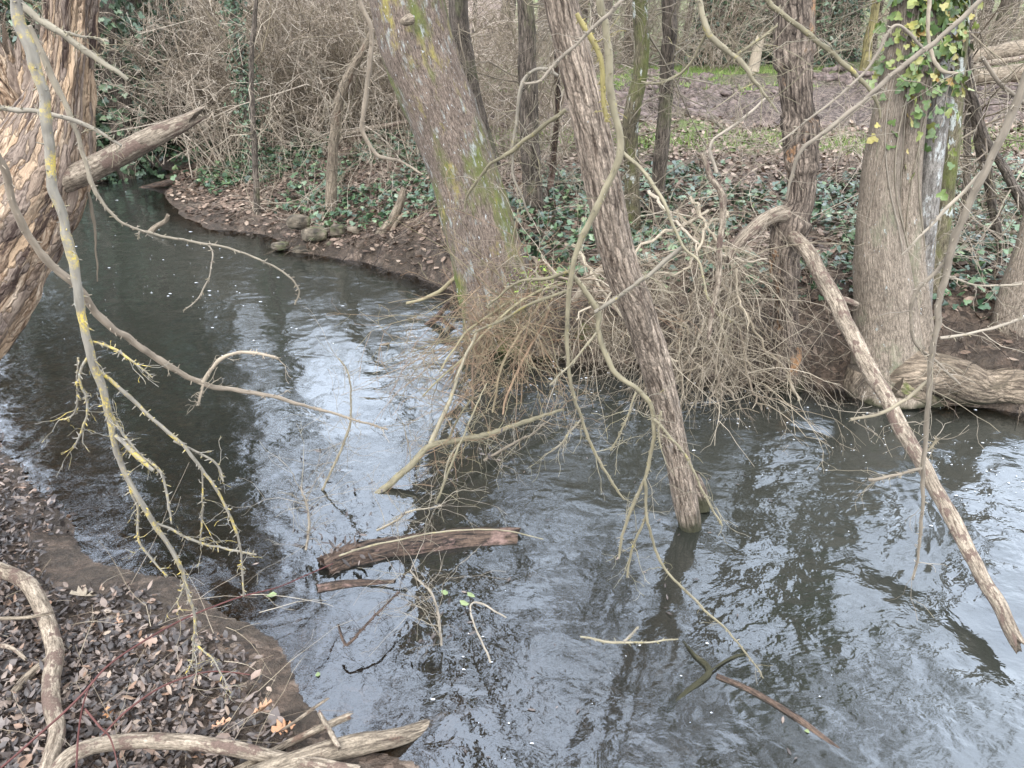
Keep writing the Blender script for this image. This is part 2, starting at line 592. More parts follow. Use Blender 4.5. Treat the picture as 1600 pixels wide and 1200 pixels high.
m_litter = leafmat('fallen_leaf', [(0, (0.022, 0.017, 0.014)), (0.4, (0.058, 0.045, 0.038)), (0.68, (0.115, 0.09, 0.075)), (0.9, (0.24, 0.18, 0.14)), (0.97, (0.22, 0.13, 0.08)), (1, (0.36, 0.29, 0.22))], 0.45, 0.5)
m_flitter = leafmat('far_fallen_leaf', [(0, (0.06, 0.04, 0.028)), (0.4, (0.15, 0.10, 0.07)), (0.8, (0.25, 0.178, 0.128)), (1, (0.36, 0.28, 0.21))])
m_ivy = leafmat('ivy_leaf', [(0, (0.018, 0.04, 0.020)), (0.55, (0.045, 0.095, 0.045)), (0.9, (0.10, 0.17, 0.07)), (1, (0.20, 0.26, 0.12))], 0.32, 0.7)
m_climb = leafmat('climbing_ivy_leaf', [(0, (0.045, 0.085, 0.02)), (0.5, (0.11, 0.165, 0.04)), (0.75, (0.21, 0.225, 0.06)), (0.92, (0.30, 0.25, 0.07)), (1, (0.32, 0.19, 0.06))], 0.45, 0.5)
m_dkivy = leafmat('dark_ivy_leaf', [(0, (0.028, 0.05, 0.028)), (0.6, (0.07, 0.115, 0.06)), (1, (0.14, 0.19, 0.10))], 0.4, 0.5)
m_grass = leafmat('grass_blade', [(0, (0.09, 0.15, 0.03)), (0.6, (0.18, 0.27, 0.065)), (1, (0.30, 0.32, 0.12))], 0.6, 0.3)
m_oak = leafmat('oak_leaf', [(0, (0.40, 0.19, 0.08)), (1, (0.46, 0.28, 0.18))])
m_float = leafmat('green_leaf', [(0, (0.12, 0.17, 0.06)), (1, (0.20, 0.24, 0.11))])
m_fern = leafmat('moss_tuft', [(0, (0.12, 0.17, 0.03)), (1, (0.28, 0.36, 0.07))])

_m = M('rock', 0.85, 0.25)
tc = _m.attr('tc')
s = _m.noise(tc, 9, 6)
c = _m.ramp(s, [(0.36, (0.025, 0.021, 0.015)), (0.52, (0.085, 0.07, 0.05)), (0.66, (0.16, 0.13, 0.095))])
c = _m.mix(_m.ramp(_m.noise(tc, 4, 3), [(0.5, 0.0), (0.65, 0.7)]), c, (0.10, 0.115, 0.05))
_m.color(c).normal(_m.bump(s, 0.8, 0.02))
m_rock = _m.m

_m = M('mud_clod', 0.8, 0.3)
_m.color(_m.ramp(_m.noise(_m.attr('tc'), 9, 5, .7), [(.38, (0.05, 0.037, 0.032)), (.62, (0.17, 0.13, 0.112))]))
m_clod = _m.m

_m = M('foam', 0.5, 0.5)
_m.b.inputs['Base Color'].default_value = (0.42, 0.43, 0.44, 1)
m_foam = _m.m

# ground: attribute 'zone' = (wet mud plus painted far-bank shade, grass, poached field)
_m = M('ground', 0.85, 0.3)
geo = _m.n('ShaderNodeNewGeometry').outputs['Position']
z = _m.n('ShaderNodeSeparateXYZ')
_m.l(_m.attr('zone'), z.inputs[0])
n1 = _m.noise(geo, 14, 6, 0.7)
n2 = _m.noise(geo, 45, 4, 0.7)
n3 = _m.noise(geo, 2.2, 4)
vor = _m.voro(geo, 30, 'F1', 'Color')
vs = _m.n('ShaderNodeSeparateColor')
_m.l(vor, vs.inputs[0])
lit = _m.ramp(vs.outputs[0], [(0.0, (0.04, 0.029, 0.021)), (0.4, (0.115, 0.08, 0.057)), (0.75, (0.20, 0.14, 0.10)), (1.0, (0.29, 0.22, 0.165))])
lit = _m.mix(1.0, lit, _m.ramp(n2, [(0.3, 0.45), (0.7, 1.0)]), 'MULTIPLY')
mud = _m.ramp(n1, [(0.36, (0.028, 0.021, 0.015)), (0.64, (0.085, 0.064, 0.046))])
grs = _m.ramp(n2, [(0.3, (0.06, 0.08, 0.022)), (0.7, (0.15, 0.19, 0.06))])
fld = _m.ramp(n1, [(0.42, (0.035, 0.025, 0.020)), (0.5, (0.095, 0.072, 0.058)), (0.60, (0.16, 0.123, 0.10))])
c = _m.mix(z.outputs[2], lit, fld)
gm = _m.math('MULTIPLY', z.outputs[1], _m.ramp(n3, [(0.30, 0.0), (0.5, 1.0)]))
c = _m.mix(gm, c, grs)
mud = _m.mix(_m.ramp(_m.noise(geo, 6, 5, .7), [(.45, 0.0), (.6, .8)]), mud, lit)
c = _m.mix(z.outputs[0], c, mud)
_m.color(c)
_m.l(_m.ramp(z.outputs[0], [(0, 0.9), (1, 0.45)]), _m.b.inputs['Roughness'])
_m.normal(_m.bump(_m.math('ADD', n1, n2), 1.0, 0.035))
m_ground = _m.m

# water: murky body with depth, fresnel mirror, ripples from 'flow' (calm 0 .. broken 1)
_m = M('stream_water', 0.03, 0.5)
nt = _m.t
geo = _m.n('ShaderNodeNewGeometry').outputs['Position']
flow = _m.attr('flow', 'Fac')
dep = _m.attr('depth', 'Fac')
pc = _m.scale(geo, (1.0, 1.25, 1.0))
w1 = _m.noise(pc, 2.6, 2, 0.5, 0.6)
w2 = _m.noise(pc, 8.0, 3, 0.5, 0.5)
w4 = _m.noise(pc, 4.2, 2, 0.5, 0.5)
w3 = _m.noise(pc, 26, 2, 0.5, 0.8)
calm = _m.math('ADD', _m.math('MULTIPLY', w1, 0.008), _m.math('MULTIPLY', w3, 0.0006))
calm = _m.math('ADD', calm, _m.math('MULTIPLY', w2, 0.0035))
rapid = _m.math('ADD', _m.math('MULTIPLY', w2, 0.013), _m.math('MULTIPLY', w3, 0.0018))
rapid = _m.math('ADD', rapid, _m.math('MULTIPLY', w4, 0.022))
slick = _m.ramp(_m.noise(_m.scale(geo, (1.0, .7, 1.0)), 1.1, 3, .55, .6), [(0.38, 0.22), (0.60, 1.0)])
hgt = _m.math('MULTIPLY', _m.math('ADD', calm, _m.math('MULTIPLY', rapid, flow)), slick)
hgt = _m.math('ADD', hgt, _m.math('MULTIPLY', w1, 0.005))
bmp = _m.bump(hgt, 1.0, 1.0)
fr = _m.n('ShaderNodeFresnel')
fr.inputs['IOR'].default_value = 1.92
_m.l(bmp, fr.inputs['Normal'])
gl = _m.n('ShaderNodeBsdfGlossy')
_m.l(_m.math('ADD', 0.03, _m.math('MULTIPLY', flow, 0.10)), gl.inputs['Roughness'])
gl.inputs['Color'].default_value = (0.86, 0.93, 1.0, 1)
_m.l(bmp, gl.inputs['Normal'])
df = _m.n('ShaderNodeBsdfDiffuse')
df.inputs['Color'].default_value = (0.023, 0.024, 0.019, 1)
tr = _m.n('ShaderNodeBsdfTransparent')
tr.inputs['Color'].default_value = (0.72, 0.6, 0.44, 1)
mx = _m.n('ShaderNodeMixShader')
_m.l(_m.ramp(dep, [(0.0, 0.0), (0.26, 0.94)]), mx.inputs[0])
_m.l(tr.outputs[0], mx.inputs[1])
_m.l(df.outputs[0], mx.inputs[2])
mx2 = _m.n('ShaderNodeMixShader')
_m.l(fr.outputs[0], mx2.inputs[0])
_m.l(mx.outputs[0], mx2.inputs[1])
_m.l(gl.outputs[0], mx2.inputs[2])
_m.l(mx2.outputs[0], nt.nodes['Material Output'].inputs['Surface'])
m_water = _m.m

# ------------------------------------------------------------------ terrain and water
far_px = [(1600, 640), (1450, 628), (1335, 610), (1260, 596), (1120, 588), (1000, 570), (900, 566), (830, 556), (780, 515), (735, 472), (650, 432), (560, 408), (450, 393),
          (412, 368), (325, 357), (285, 335), (258, 303), (268, 282), (258, 266), (225, 253), (120, 247), (0, 243)]
left_px = [(0, 262), (100, 264), (180, 268), (165, 280), (135, 298), (90, 320), (20, 360), (-70, 430), (-120, 510), (-70, 600), (0, 685), (38, 742), (105, 815), (150, 872),
           (215, 900), (300, 915), (352, 965), (430, 1012), (490, 1090), (550, 1150), (640, 1190), (655, 1230)]
far_w = [G(*p)[:2] for p in far_px]
left_w = [G(*p)[:2] for p in left_px]
poly = np.array([(40, 2.0), (9, 4.2)] + far_w + [far_w[-1] + np.array([-25, 2.0]), left_w[0] + np.array([-25, -0.5])] + left_w + [(-0.3, 1.2), (-0.1, 0.2), (0.2, -4.0), (40, -4.0)])
NFAR = 2 + len(far_w)
NLEFT0 = NFAR + 2
near_start = NLEFT0 + 9


def shore(X, Y):
    """signed distance (+ on land), index of nearest shoreline segment"""
    shp = X.shape
    p = np.stack([X.ravel(), Y.ravel()], 1)
    best = np.full(len(p), 1e9)
    shore.near = np.full(len(p), 1e9)
    bi = np.zeros(len(p), int)
    inside = np.zeros(len(p), bool)
    for i in range(len(poly)):
        a, b = poly[i], poly[(i + 1) % len(poly)]
        ab = b - a
        t = np.clip(((p - a) @ ab) / max(ab @ ab, 1e-12), 0, 1)
        d = np.linalg.norm(p - a - t[:, None] * ab, axis=1)
        if i >= near_start:
            shore.near = np.minimum(shore.near, d)
        m = d < best
        best[m] = d[m]
        bi[m] = i
        cond = (a[1] > p[:, 1]) != (b[1] > p[:, 1])
        with np.errstate(divide='ignore', invalid='ignore'):
            xi = (b[0] - a[0]) * (p[:, 1] - a[1]) / (b[1] - a[1] if b[1] != a[1] else 1e-12) + a[0]
        inside ^= cond & (p[:, 0] < xi)
    return np.where(inside, -best, best).reshape(shp), bi.reshape(shp)


def ground_h(X, Y, full=False):
    X, Y = np.asarray(X, float), np.asarray(Y, float)
    P = np.stack([X, Y, X * 0], -1)
    d, si = shore(X, Y)
    d = d + (fbm(P * 2.3, 3, 3) - 0.5) * 0.22
    dn = shore.near.reshape(X.shape)
    far = si < NFAR
    near = si >= near_start
    leftb = ~far & ~near
    t = sstep(-2.2, -0.2, X)
    far_h = (1 - t) * (0.10 * sstep(0, .25, d) + 0.42 * sstep(0.1, 2.2, d)) + t * (0.30 * sstep(0, .2, d) + 0.30 * sstep(0.15, .8, d)) + 0.2 * sstep(1.2, 4, d)
    near_h = 0.03 * sstep(0, 0.2, d) + 0.085 * np.maximum(d, 0) + 0.25 * sstep(1.3, 3, d)
    left_h = 0.25 * sstep(0, .3, d) + 0.9 * sstep(0.1, 2.2, d)
    far_h = far_h + 4.0 * sstep(40, 85, Y)
    left_h = left_h + 4.0 * sstep(40, 85, Y)
    land = np.where(far, far_h, np.where(near, near_h, left_h))
    rough = 0.05 * (fbm(P * 3.1, 4, 8) - 0.5) + 0.16 * (fbm(P * 0.7, 3, 9) - 0.5) * sstep(0.3, 2, d)
    fld = sstep(11.3, 13.0, Y + 1.2 * (fbm(P * .5, 3, 5) - .5)) * (1 - sstep(21, 25, Y)) * sstep(1.0, 2.5, X) * far
    poach = fbm(P * np.array([1.5, 1.5, 1]), 4, 21)
    rough = rough + fld * (0.30 * np.abs(poach - 0.5) * 2 * (0.6 + poach) - 0.08)
    bed = -np.minimum(0.10 * dn * sstep(-.1, .3, dn) + 0.005 + 0.02 * sstep(0, .5, -d), 0.45 * sstep(0, 0.6, -d) + 0.004)
    hh = np.where(d > 0, land + rough * sstep(0, 0.3, d), bed + 0.4 * rough * sstep(0, 0.3, -d))
    if full:
        return hh, d, si, far, near, leftb, fld
    return hh


ys = np.concatenate([np.linspace(-4, 1.2, 40)[:-1], 1.2 * 1.0085 ** np.arange(0, 440), 1.2 * 1.0085 ** 440 * 1.12 ** np.arange(0, 22)])
us = np.linspace(-1, 1, 460)
YY = np.repeat(ys[:, None], len(us), 1)
XX = us[None, :] * (2.6 + 0.95 * np.maximum(ys, 0))[:, None]
HH, DD, SI, FARM, NEARM, LEFTM, FLD = ground_h(XX, YY, True)
PP = np.stack([XX, YY, HH], -1)
ny, nx = HH.shape
idx = np.arange(ny * nx).reshape(ny, nx)
quads = np.stack([idx[:-1, :-1], idx[:-1, 1:], idx[1:, 1:], idx[1:, :-1]], -1).reshape(-1, 4)
P0 = np.stack([XX, YY, XX * 0], -1)
nz = fbm(P0 * 1.1, 4, 40)
wet = np.where(NEARM, 1 - sstep(0.15, 0.7, DD + 0.5 * (nz - .5)), 1 - sstep(0.08, 0.5 + .55 * sstep(-.5, .5, XX), DD + 0.3 * (nz - .5)))  # wet mud; on the right far bank widened to paint shade under the roots
grassz = FARM * (sstep(9.8, 10.6, YY) * (1 - sstep(12.0, 12.8, YY)) + 0.8 * sstep(19, 24, YY)) * sstep(-1, 1.0, XX)
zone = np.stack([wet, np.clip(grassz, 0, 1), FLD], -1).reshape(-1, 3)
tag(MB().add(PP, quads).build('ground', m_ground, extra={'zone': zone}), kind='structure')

wm = (HH < 0.14)
keep = (wm[:-1, :-1] | wm[:-1, 1:] | wm[1:, 1:] | wm[1:, :-1]) & (YY[:-1, :-1] < 40)
WV = np.stack([XX, YY, XX * 0], -1)
flow = sstep(-0.9, 0.3, XX + 0.35 * (4.2 - YY) * -0.3 + 0.8 * (fbm(P0 * .9, 3, 60) - .5)) * (1 - sstep(5.5, 7.5, YY))
flow = flow * (1 - 0.7 * sstep(0.6, -0.3, XX) * sstep(3.4, 2.6, YY))
flow = np.clip(flow * (0.2 + 0.8 * sstep(0.35, 0.65, fbm(P0 * np.array([1.0, 1.4, 1]), 3, 61))), 0, 1)
flow = flow * (1 - 0.85 * sstep(0.55, 0.1, -DD) * sstep(1.8, 2.5, XX))
used = np.unique(quads.reshape(ny - 1, nx - 1, 4)[keep])
remap = np.full(ny * nx, -1)
remap[used] = np.arange(len(used))
wq = remap[quads.reshape(ny - 1, nx - 1, 4)[keep]]
tag(MB().add(WV.reshape(-1, 3)[used], wq).build('stream_water', m_water, extra={'depth': np.maximum(-HH, 0).ravel()[used], 'flow': flow.ravel()[used]}), kind='structure')


def gz(x, y):
    return float(ground_h(np.array([x]), np.array([y]))[0])


# ------------------------------------------------------------------ bark shapes
def fissure(amp, f=(22, 22, 3.2), lump=0.0):
    def d(T):
        q = fbm(T * np.array(f), 3, 2)
        r = 1 - np.abs(2 * q - 1) * 2.2
        return amp * (0.4 - np.clip(r, 0, 1)) + lump * (fbm(T * np.array([4, 4, 2.2]), 3, 6) - 0.5)
    return d


def lumpy(amp, f=(9, 9, 5)):
    return lambda T: amp * (fbm(T * np.array(f), 4, 3) - 0.5)


def pxlimb(mb, path, Y, w, n=None, sides=8, disp=None, jag=0, jag0=0, wob=0.0, seed=0, rel=0.0):
    """path: photo pixels traced along the limb; Y: distances; w: widths in pixels -> metres at that distance"""
    path = np.asarray(path, float)
    L = np.concatenate([[0], np.cumsum(np.linalg.norm(np.diff(path, axis=0), axis=1))])
    t = L / L[-1]
    Yk = np.interp(t, np.linspace(0, 1, len(Y)), Y)
    wk = np.interp(t, np.linspace(0, 1, len(w)), w) if len(w) != len(path) else np.asarray(w, float)
    if len(Y) == len(path):
        Yk = np.asarray(Y, float)
    pts = np.array([at(p[0], p[1], y) for p, y in zip(path, Yk)])
    rad = np.array([wk[i] * 0.5 * depth(pts[i]) / F for i in range(len(pts))])
    return mb.limb(pts, rad, n or max(12, (14 if rel else 7) * len(pts)), sides, disp, jag, jag0, wob, seed, rel)


def side_twigs(mb, P, R, k, L=0.3, r=0.003, lo=0.2, grav=0.05, spread=1.0, levels=1, per=3, wig=0.25):
    j = rng.integers(int(lo * len(P)), len(P) - 1, k)
    tan = nrm(P[np.minimum(j + 1, len(P) - 1)] - P[np.maximum(j - 1, 0)])
    D = nrm(tan * 0.5 + spread * nrm(rng.normal(size=tan.shape)))
    lv = [dict(per=per, ratio=0.55, spread=0.8, n=5, wig=0.3, grav=grav)] * levels
    bush(mb, P[j], D, L * rng.uniform(0.4, 1.3, k), np.minimum(r * rng.uniform(0.6, 1.2, k), R[j] * 0.8 + 0.0005), lv, 7, wig, grav, sides=(4, 3, 3))


def crown(mb, P, R, lo_z, k=10, L=2.2, r=0.03, dirs=None, up=0.08, lv=((5, .55, .8), (5, .5, .8), (4, .5, .8)), wig=0.18):
    ii = np.where(P[:, 2] > lo_z)[0]
    if len(ii) == 0:
        return
    j = rng.choice(ii, k)
    a = rng.uniform(0, 2 * math.pi, k)
    D = np.stack([np.cos(a), np.sin(a), rng.uniform(0.1, 0.9, k)], -1)
    levels = [dict(per=p, ratio=q, spread=s, n=6, wig=0.25, up=0.03) for p, q, s in lv]
    bush(mb, P[j], D, L * rng.uniform(0.6, 1.3, k), np.minimum(r * rng.uniform(0.6, 1.1, k), R[j] * 0.7), levels, 9, wig, 0, up, sides=(6, 4, 3, 3), rmin=0.0015)


# ------------------------------------------------------------------ the leaning lichen tree on the far bank
b = at(800, 545, 6.0)
t = thing('leaning_tree', (b[0], b[1], gz(b[0], b[1])), 'thick leaning tree trunk crusted with yellow and grey lichen on far bank', 'tree')
mb = MB()
P, R, _ = pxlimb(mb, [(818, 565), (800, 520), (783, 470), (762, 400), (735, 300), (700, 200), (661, 100), (636, 0), (600, -200), (560, -480), (520, -800)], [6.0, 6.0, 6.05, 6.1, 6.2, 6.3, 6.4, 6.5, 6.6, 6.8, 7.0],
                 [200, 155, 130, 113, 108, 110, 117, 120, 100, 80, 50], 200, 56, fissure(0.012, (18, 18, 5), 0.05), seed=1)
mb.build('trunk', m_big, t)
mb = MB()
crown(mb, P, R, 4.2, 7, 2.0, 0.04, lv=((4, .5, .8), (4, .5, .8), (3, .5, .8)))
mb.build('crown', m_bgtw, t)
mb = MB()
for k, (pa, w, Yq) in enumerate([([(800, 520), (860, 535), (920, 545), (985, 552)], [60, 55, 50, 30], 5.75), ([(830, 540), (865, 556), (900, 566)], [50, 40, 26], 5.55),
                                 ([(790, 500), (760, 530), (745, 560)], [50, 34, 20], 5.7), ([(905, 500), (940, 520), (1000, 545), (1060, 560)], [60, 62, 50, 34], 5.6)]):
    pxlimb(mb, pa, [Yq], w, 26, 16, lumpy(0.05), wob=0.03, seed=20 + k)
mb.build('root', m_root, t)
mb = MB()
pxlimb(mb, [(641, 30), (634, 33), (628, 34)], [6.1, 6.05, 6.0], [18, 15, 8], 10, 8, seed=4)
mb.build('branch_stub', m_wood, t)

# moss / lichen tufts on the trunk top
# ------------------------------------------------------------------ trunk standing in the water
b = G(1077, 822)
t = thing('slanting_tree', (b[0], b[1], -0.25), 'slender slanting trunk with fissured bark rising straight out of the water', 'tree')
mb = MB()
P, R, _ = pxlimb(mb, [(1085, 860), (1077, 815), (1055, 700), (1032, 600), (998, 490), (965, 400), (924, 200), (876, 0), (836, -230), (806, -500), (790, -800)], [3.28, 3.32, 3.2, 3.12, 3.0, 2.95, 2.85, 2.8, 2.75, 2.7, 2.65],
                 [37, 35, 41, 46, 53, 56, 56, 55, 56, 58, 52], 260, 56, fissure(0.007, (30, 30, 3.0), 0.012), seed=2)
trunk_ob = mb.build('trunk', m_fiss, t)
mb = MB()
crown(mb, P, R, 3.3, 5, 1.0, 0.015, lv=((4, .5, .8), (4, .5, .8)))
mb.build('crown', m_greytw, t)
mb = MB()
pxlimb(mb, [(1100, 800), (1094, 770), (1084, 745)], [3.45, 3.5, 3.52], [20, 22, 18], 30, 16, fissure(0.006), jag=0.08, seed=3)
mb.build('broken_stub', m_deadbark, t)

# ------------------------------------------------------------------ dead upright trunk at the far bank
b = G(1232, 600)
t = thing('dead_trunk', (b[0], b[1], 0), 'upright dead trunk with ringed flaking dark bark and orange bare patches', 'tree')
mb = MB()


def ringed(T):
    return fissure(0.013, (20, 20, 5), 0.05)(T) + 0.018 * np.sign(np.sin(T[..., 2] * 9 + 3 * fbm(T * 3, 2, 4))) * fbm(T * np.array([3, 3, 1]), 2, 8)


P, R, _ = pxlimb(mb, [(1233, 615), (1232, 560), (1230, 480), (1227, 400), (1238, 345), (1252, 300), (1249, 200), (1242, 100), (1239, 0), (1232, -200), (1215, -500)], [5.0],
                 [50, 42, 40, 42, 58, 46, 54, 60, 56, 48, 40], 200, 48, ringed, seed=5)
mb.build('trunk', m_deadbark, t)
mb = MB()
pxlimb(mb, [(1232, 335), (1205, 338), (1170, 362), (1150, 385), (1142, 402)], [5.0, 4.9, 4.8, 4.75, 4.7], [34, 22, 20, 16, 12], 40, 14, lumpy(0.02), jag=0.1, wob=0.03, seed=6)
mb.build('broken_limb', m_stick, t)
mb = MB()
crown(mb, P, R, 3.4, 6, 1.6, 0.03)
mb.build('crown', m_bgtw, t)
mb = MB()
P, R, _ = pxlimb(mb, [(1238, 368), (1262, 395), (1290, 447), (1350, 560), (1420, 690), (1480, 800), (1540, 910), (1592, 1003)], [4.9, 4.7, 4.5, 4.0, 3.45, 3.05, 2.7, 2.40], [20, 23, 25, 24, 23, 23, 22, 20], 150, 18,
                 lumpy(0.012, (30, 30, 9)), jag=0.06, wob=0.03, seed=7)
pxlimb(mb, [(1308, 468), (1325, 470), (1340, 477)], [4.4], [14, 10, 9], 10, 8, seed=8)
for q in range(14):
    j = rng.integers(20, 140)
    mb.tubes(grow(P[j:j + 1], rng.normal(size=(1, 3)), np.array([0.05]), 4), np.array([[0.006, 0.005, 0.004, 0.002]]), 5)
o = mb.build('fallen_branch', m_stick, None, P[0])
tag(o, 'long pale peeling branch slanting down across the water from the ringed dead trunk', 'branch')

# ------------------------------------------------------------------ multi-stemmed tree on the right with ivy
b = at(1400, 590, 4.95)
t = thing('multi_stem_tree', (b[0], b[1], 0.05), 'broad smooth-barked tree on far bank splitting into several stems, ivy on its top', 'tree')
mb = MB()
PL, RL, _ = pxlimb(mb, [(1385, 625), (1386, 580), (1384, 500), (1377, 400), (1374, 300), (1384, 200), (1402, 100), (1415, 0), (1430, -250), (1440, -600)], [4.9, 4.95, 5.0, 5.0, 5.0, 5.0, 5.0, 5.0, 5.1, 5.2],
                   [130, 112, 92, 78, 58, 50, 46, 44, 40, 30], 150, 44, lumpy(0.03, (5, 5, 2.5)), seed=9)
mb.build('trunk', m_smooth, t)
stems = [(PL, RL)]
for nm, pa, Yq, w, mt, sd in [('stem', [(1420, 610), (1420, 520), (1416, 420), (1414, 300), (1424, 180), (1440, 60), (1450, -60), (1465, -300), (1480, -600)], 5.05, [80, 72, 56, 46, 46, 50, 50, 40, 30], m_smooth, 10),
                              ('pale_stem', [(1430, 560), (1436, 460), (1446, 340), (1460, 220), (1472, 120), (1480, 0), (1495, -250), (1520, -600)], 5.15, [50, 36, 34, 33, 33, 33, 28, 20], m_pale, 11),
                              ('stem', [(1452, 500), (1468, 380), (1480, 280), (1492, 170), (1500, 60), (1512, -100), (1530, -400)], 5.4, [34, 28, 26, 24, 22, 20, 16], m_mossy, 12)]:
    mb = MB()
    P, R, _ = pxlimb(mb, pa, [Yq], w, 110, 28, lumpy(0.018, (6, 6, 3)), seed=sd)
    mb.build(nm, mt, t)
    stems.append((P, R))
mb = MB()
for P, R in stems:
    crown(mb, P, R, 3.0, 6, 1.8, 0.03)
mb.build('crown', m_bgtw, t)
mb = MB()
pxlimb(mb, [(1365, 590), (1420, 585), (1480, 588), (1540, 600), (1600, 600), (1700, 590), (1850, 600)], [4.95, 4.8, 4.75, 4.75, 4.75, 4.8, 4.9], [70, 78, 58, 56, 62, 60, 50], 80, 26, lumpy(0.09, (7, 7, 3)), wob=0.08, seed=13)
mb.build('root', m_root, t)
mb = MB()
for k, (pa, w) in enumerate([([(1395, 600), (1440, 622), (1470, 632)], [44, 30, 18]), ([(1490, 605), (1530, 632), (1560, 640), (1620, 634)], [24, 20, 14, 10]), ([(1340, 575), (1330, 600), (1335, 618)], [34, 26, 16]), ([(1455, 600), (1500, 618), (1560, 626), (1640, 632)], [26, 24, 22, 16])]):
    pxlimb(mb, pa, [4.72], w, 26, 12, lumpy(0.03), wob=0.03, seed=30 + k)
mb.build('root', m_root, t)

LEAF_IVY = (np.array([(0, 0, 0), (-.30, -.10, .03), (-.52, .12, .0), (-.28, .30, .05), (-.34, .62, .0), (0, .95, -.06), (.34, .62, .0), (.28, .30, .05), (.52, .12, .0), (.30, -.10, .03), (0, .35, -.05)]),
            np.array([(10, 0, 1), (10, 1, 2), (10, 2, 3), (10, 3, 4), (10, 4, 5), (10, 5, 6), (10, 6, 7), (10, 7, 8), (10, 8, 9), (10, 9, 0)]))
LEAF_LONG = (np.array([(0, 0, 0), (-.14, .3, .05), (0, .3, 0), (.14, .3, .06), (-.13, .65, .08), (0, .65, .03), (.13, .65, .05), (0, 1, .12)]),
             np.array([(0, 2, 1), (0, 3, 2), (1, 2, 5), (1, 5, 4), (2, 3, 6), (2, 6, 5), (4, 5, 7), (5, 6, 7)]))
LEAF_OVAL = (np.array([(0, 0, 0), (-.26, .25, .08), (0, .3, -.02), (.26, .25, .09), (-.28, .62, .10), (0, .65, .0), (.26, .62, .05), (0, 1, .10)]),
             np.array([(0, 2, 1), (0, 3, 2), (1, 2, 5), (1, 5, 4), (2, 3, 6), (2, 6, 5), (4, 5, 7), (5, 6, 7)]))
_o = [(0, 0), (-.06, .10), (-.20, .20), (-.10, .28), (-.33, .42), (-.14, .50), (-.36, .68), (-.12, .74), (-.16, .92), (0, 1.0)]
_ol = np.array([(x, y, 0.25 * abs(x) + 0.1 * y * y) for x, y in _o] + [(-x, y, 0.32 * abs(x) + 0.1 * y * y) for x, y in _o[1:-1][::-1]] + [(0, .5, .0)])
LEAF_OAK = (_ol, np.array([(18, (i + 1) % 18, i) for i in range(18)]))


def leaves(mb, P, size, N=None, tpl=LEAF_IVY, tilt=0.5, flip=0.0, rnd=None):
    """scatter leaf shapes: positions P, facing N with random tilt"""
    P = np.asarray(P, float)
    k = len(P)
    if k == 0:
        return
    N = np.tile([0, 0, 1.], (k, 1)) if N is None else np.asarray(N, float)
    N = nrm(N + tilt * rng.normal(size=(k, 3)))
    A = nrm(np.cross(N, nrm(rng.normal(size=(k, 3)))))
    B = np.cross(N, A)
    s = np.broadcast_to(np.asarray(size, float), (k,))[:, None, None]
    tv, tf = tpl
    cz = rng.uniform(-1.5, 2.5, k)[:, None, None]
    V = P[:, None, :] + s * (tv[None, :, 0:1] * A[:, None, :] + tv[None, :, 1:2] * B[:, None, :] + tv[None, :, 2:3] * cz * N[:, None, :])
    rn = rng.random(k) if rnd is None else rnd
    Fq = (tf[None] + (np.arange(k) * len(tv))[:, None, None]).reshape(-1, 3)
    mb.add(V, Fq, V, np.repeat(rn, len(tv)))


# climbing ivy
iv = thing('climbing_ivy', at(1440, 250, 4.9), 'yellow-green ivy climbing the stems of the broad right-hand tree', 'ivy')
mb, ml = MB(), MB()
for k in range(16):
    P, R = stems[rng.integers(0, 2)]
    jj = np.where((P[:, 2] > 1.0) & (P[:, 2] < 3.6))[0]
    a0 = rng.uniform(-2.6, -0.5)
    sel = jj[:: 3]
    pts = np.array([P[j] + (R[j] + 0.008) * np.array([math.cos(a0 + 0.5 * math.sin(j * .1 + k)), math.sin(a0 + 0.5 * math.sin(j * .1 + k)), 0]) for j in sel])
    if k < 7:
        mb.tubes(pts[None], np.full((1, len(pts)), 0.004), 4)
for P, R in stems[:3]:
    w = sstep(1.55, 2.6, P[:, 2]) * (P[:, 2] < 4.2) + 0.03 * (P[:, 2] > 1.3)
    w = w / w.sum()
    j = rng.choice(len(P), 640, p=w)
    a0 = rng.normal(-1.2, 0.9, len(j))
    N = np.stack([np.cos(a0), np.sin(a0), 0 * a0], -1)
    q = P[j] + N * (R[j] + rng.uniform(0.005, 0.08, len(j)))[:, None] + rng.normal(size=(len(j), 3)) * 0.025
    leaves(ml, q, rng.uniform(0.035, 0.075, len(j)), N + [0, 0, .5], tilt=0.4)
mb.build('stem', m_greytw, iv)
ml.build('leaves', m_climb, iv)

b = at(1585, 575, 5.2)
t = thing('bank_tree', (b[0], b[1], 0.2), 'grey-brown tree at right edge growing just behind the big root', 'tree')
mb = MB()
P, R, _ = pxlimb(mb, [(1568, 590), (1574, 540), (1590, 460), (1612, 380), (1640, 280), (1690, 100), (1730, -200), (1760, -500)], [5.1], [70, 62, 54, 44, 44, 40, 34, 24], 90, 32, fissure(0.008, (14, 14, 3), 0.02), seed=14)
mb.build('trunk', m_smooth, t)
mb = MB()
crown(mb, P, R, 2.8, 8, 1.8, 0.03)
mb.build('crown', m_bgtw, t)

# ------------------------------------------------------------------ decayed tree at the left
b = at(-330, 930, 2.7)
t = thing('decayed_tree', (b[0], b[1], gz(b[0], b[1])), 'rotten flaking orange-brown trunk leaning in from the left edge', 'tree')


def rot(T):
    return 0.045 * (fbm(T * np.array([13, 13, 5]), 4, 3) - 0.5) + fissure(0.02, (14, 14, 3))(T)


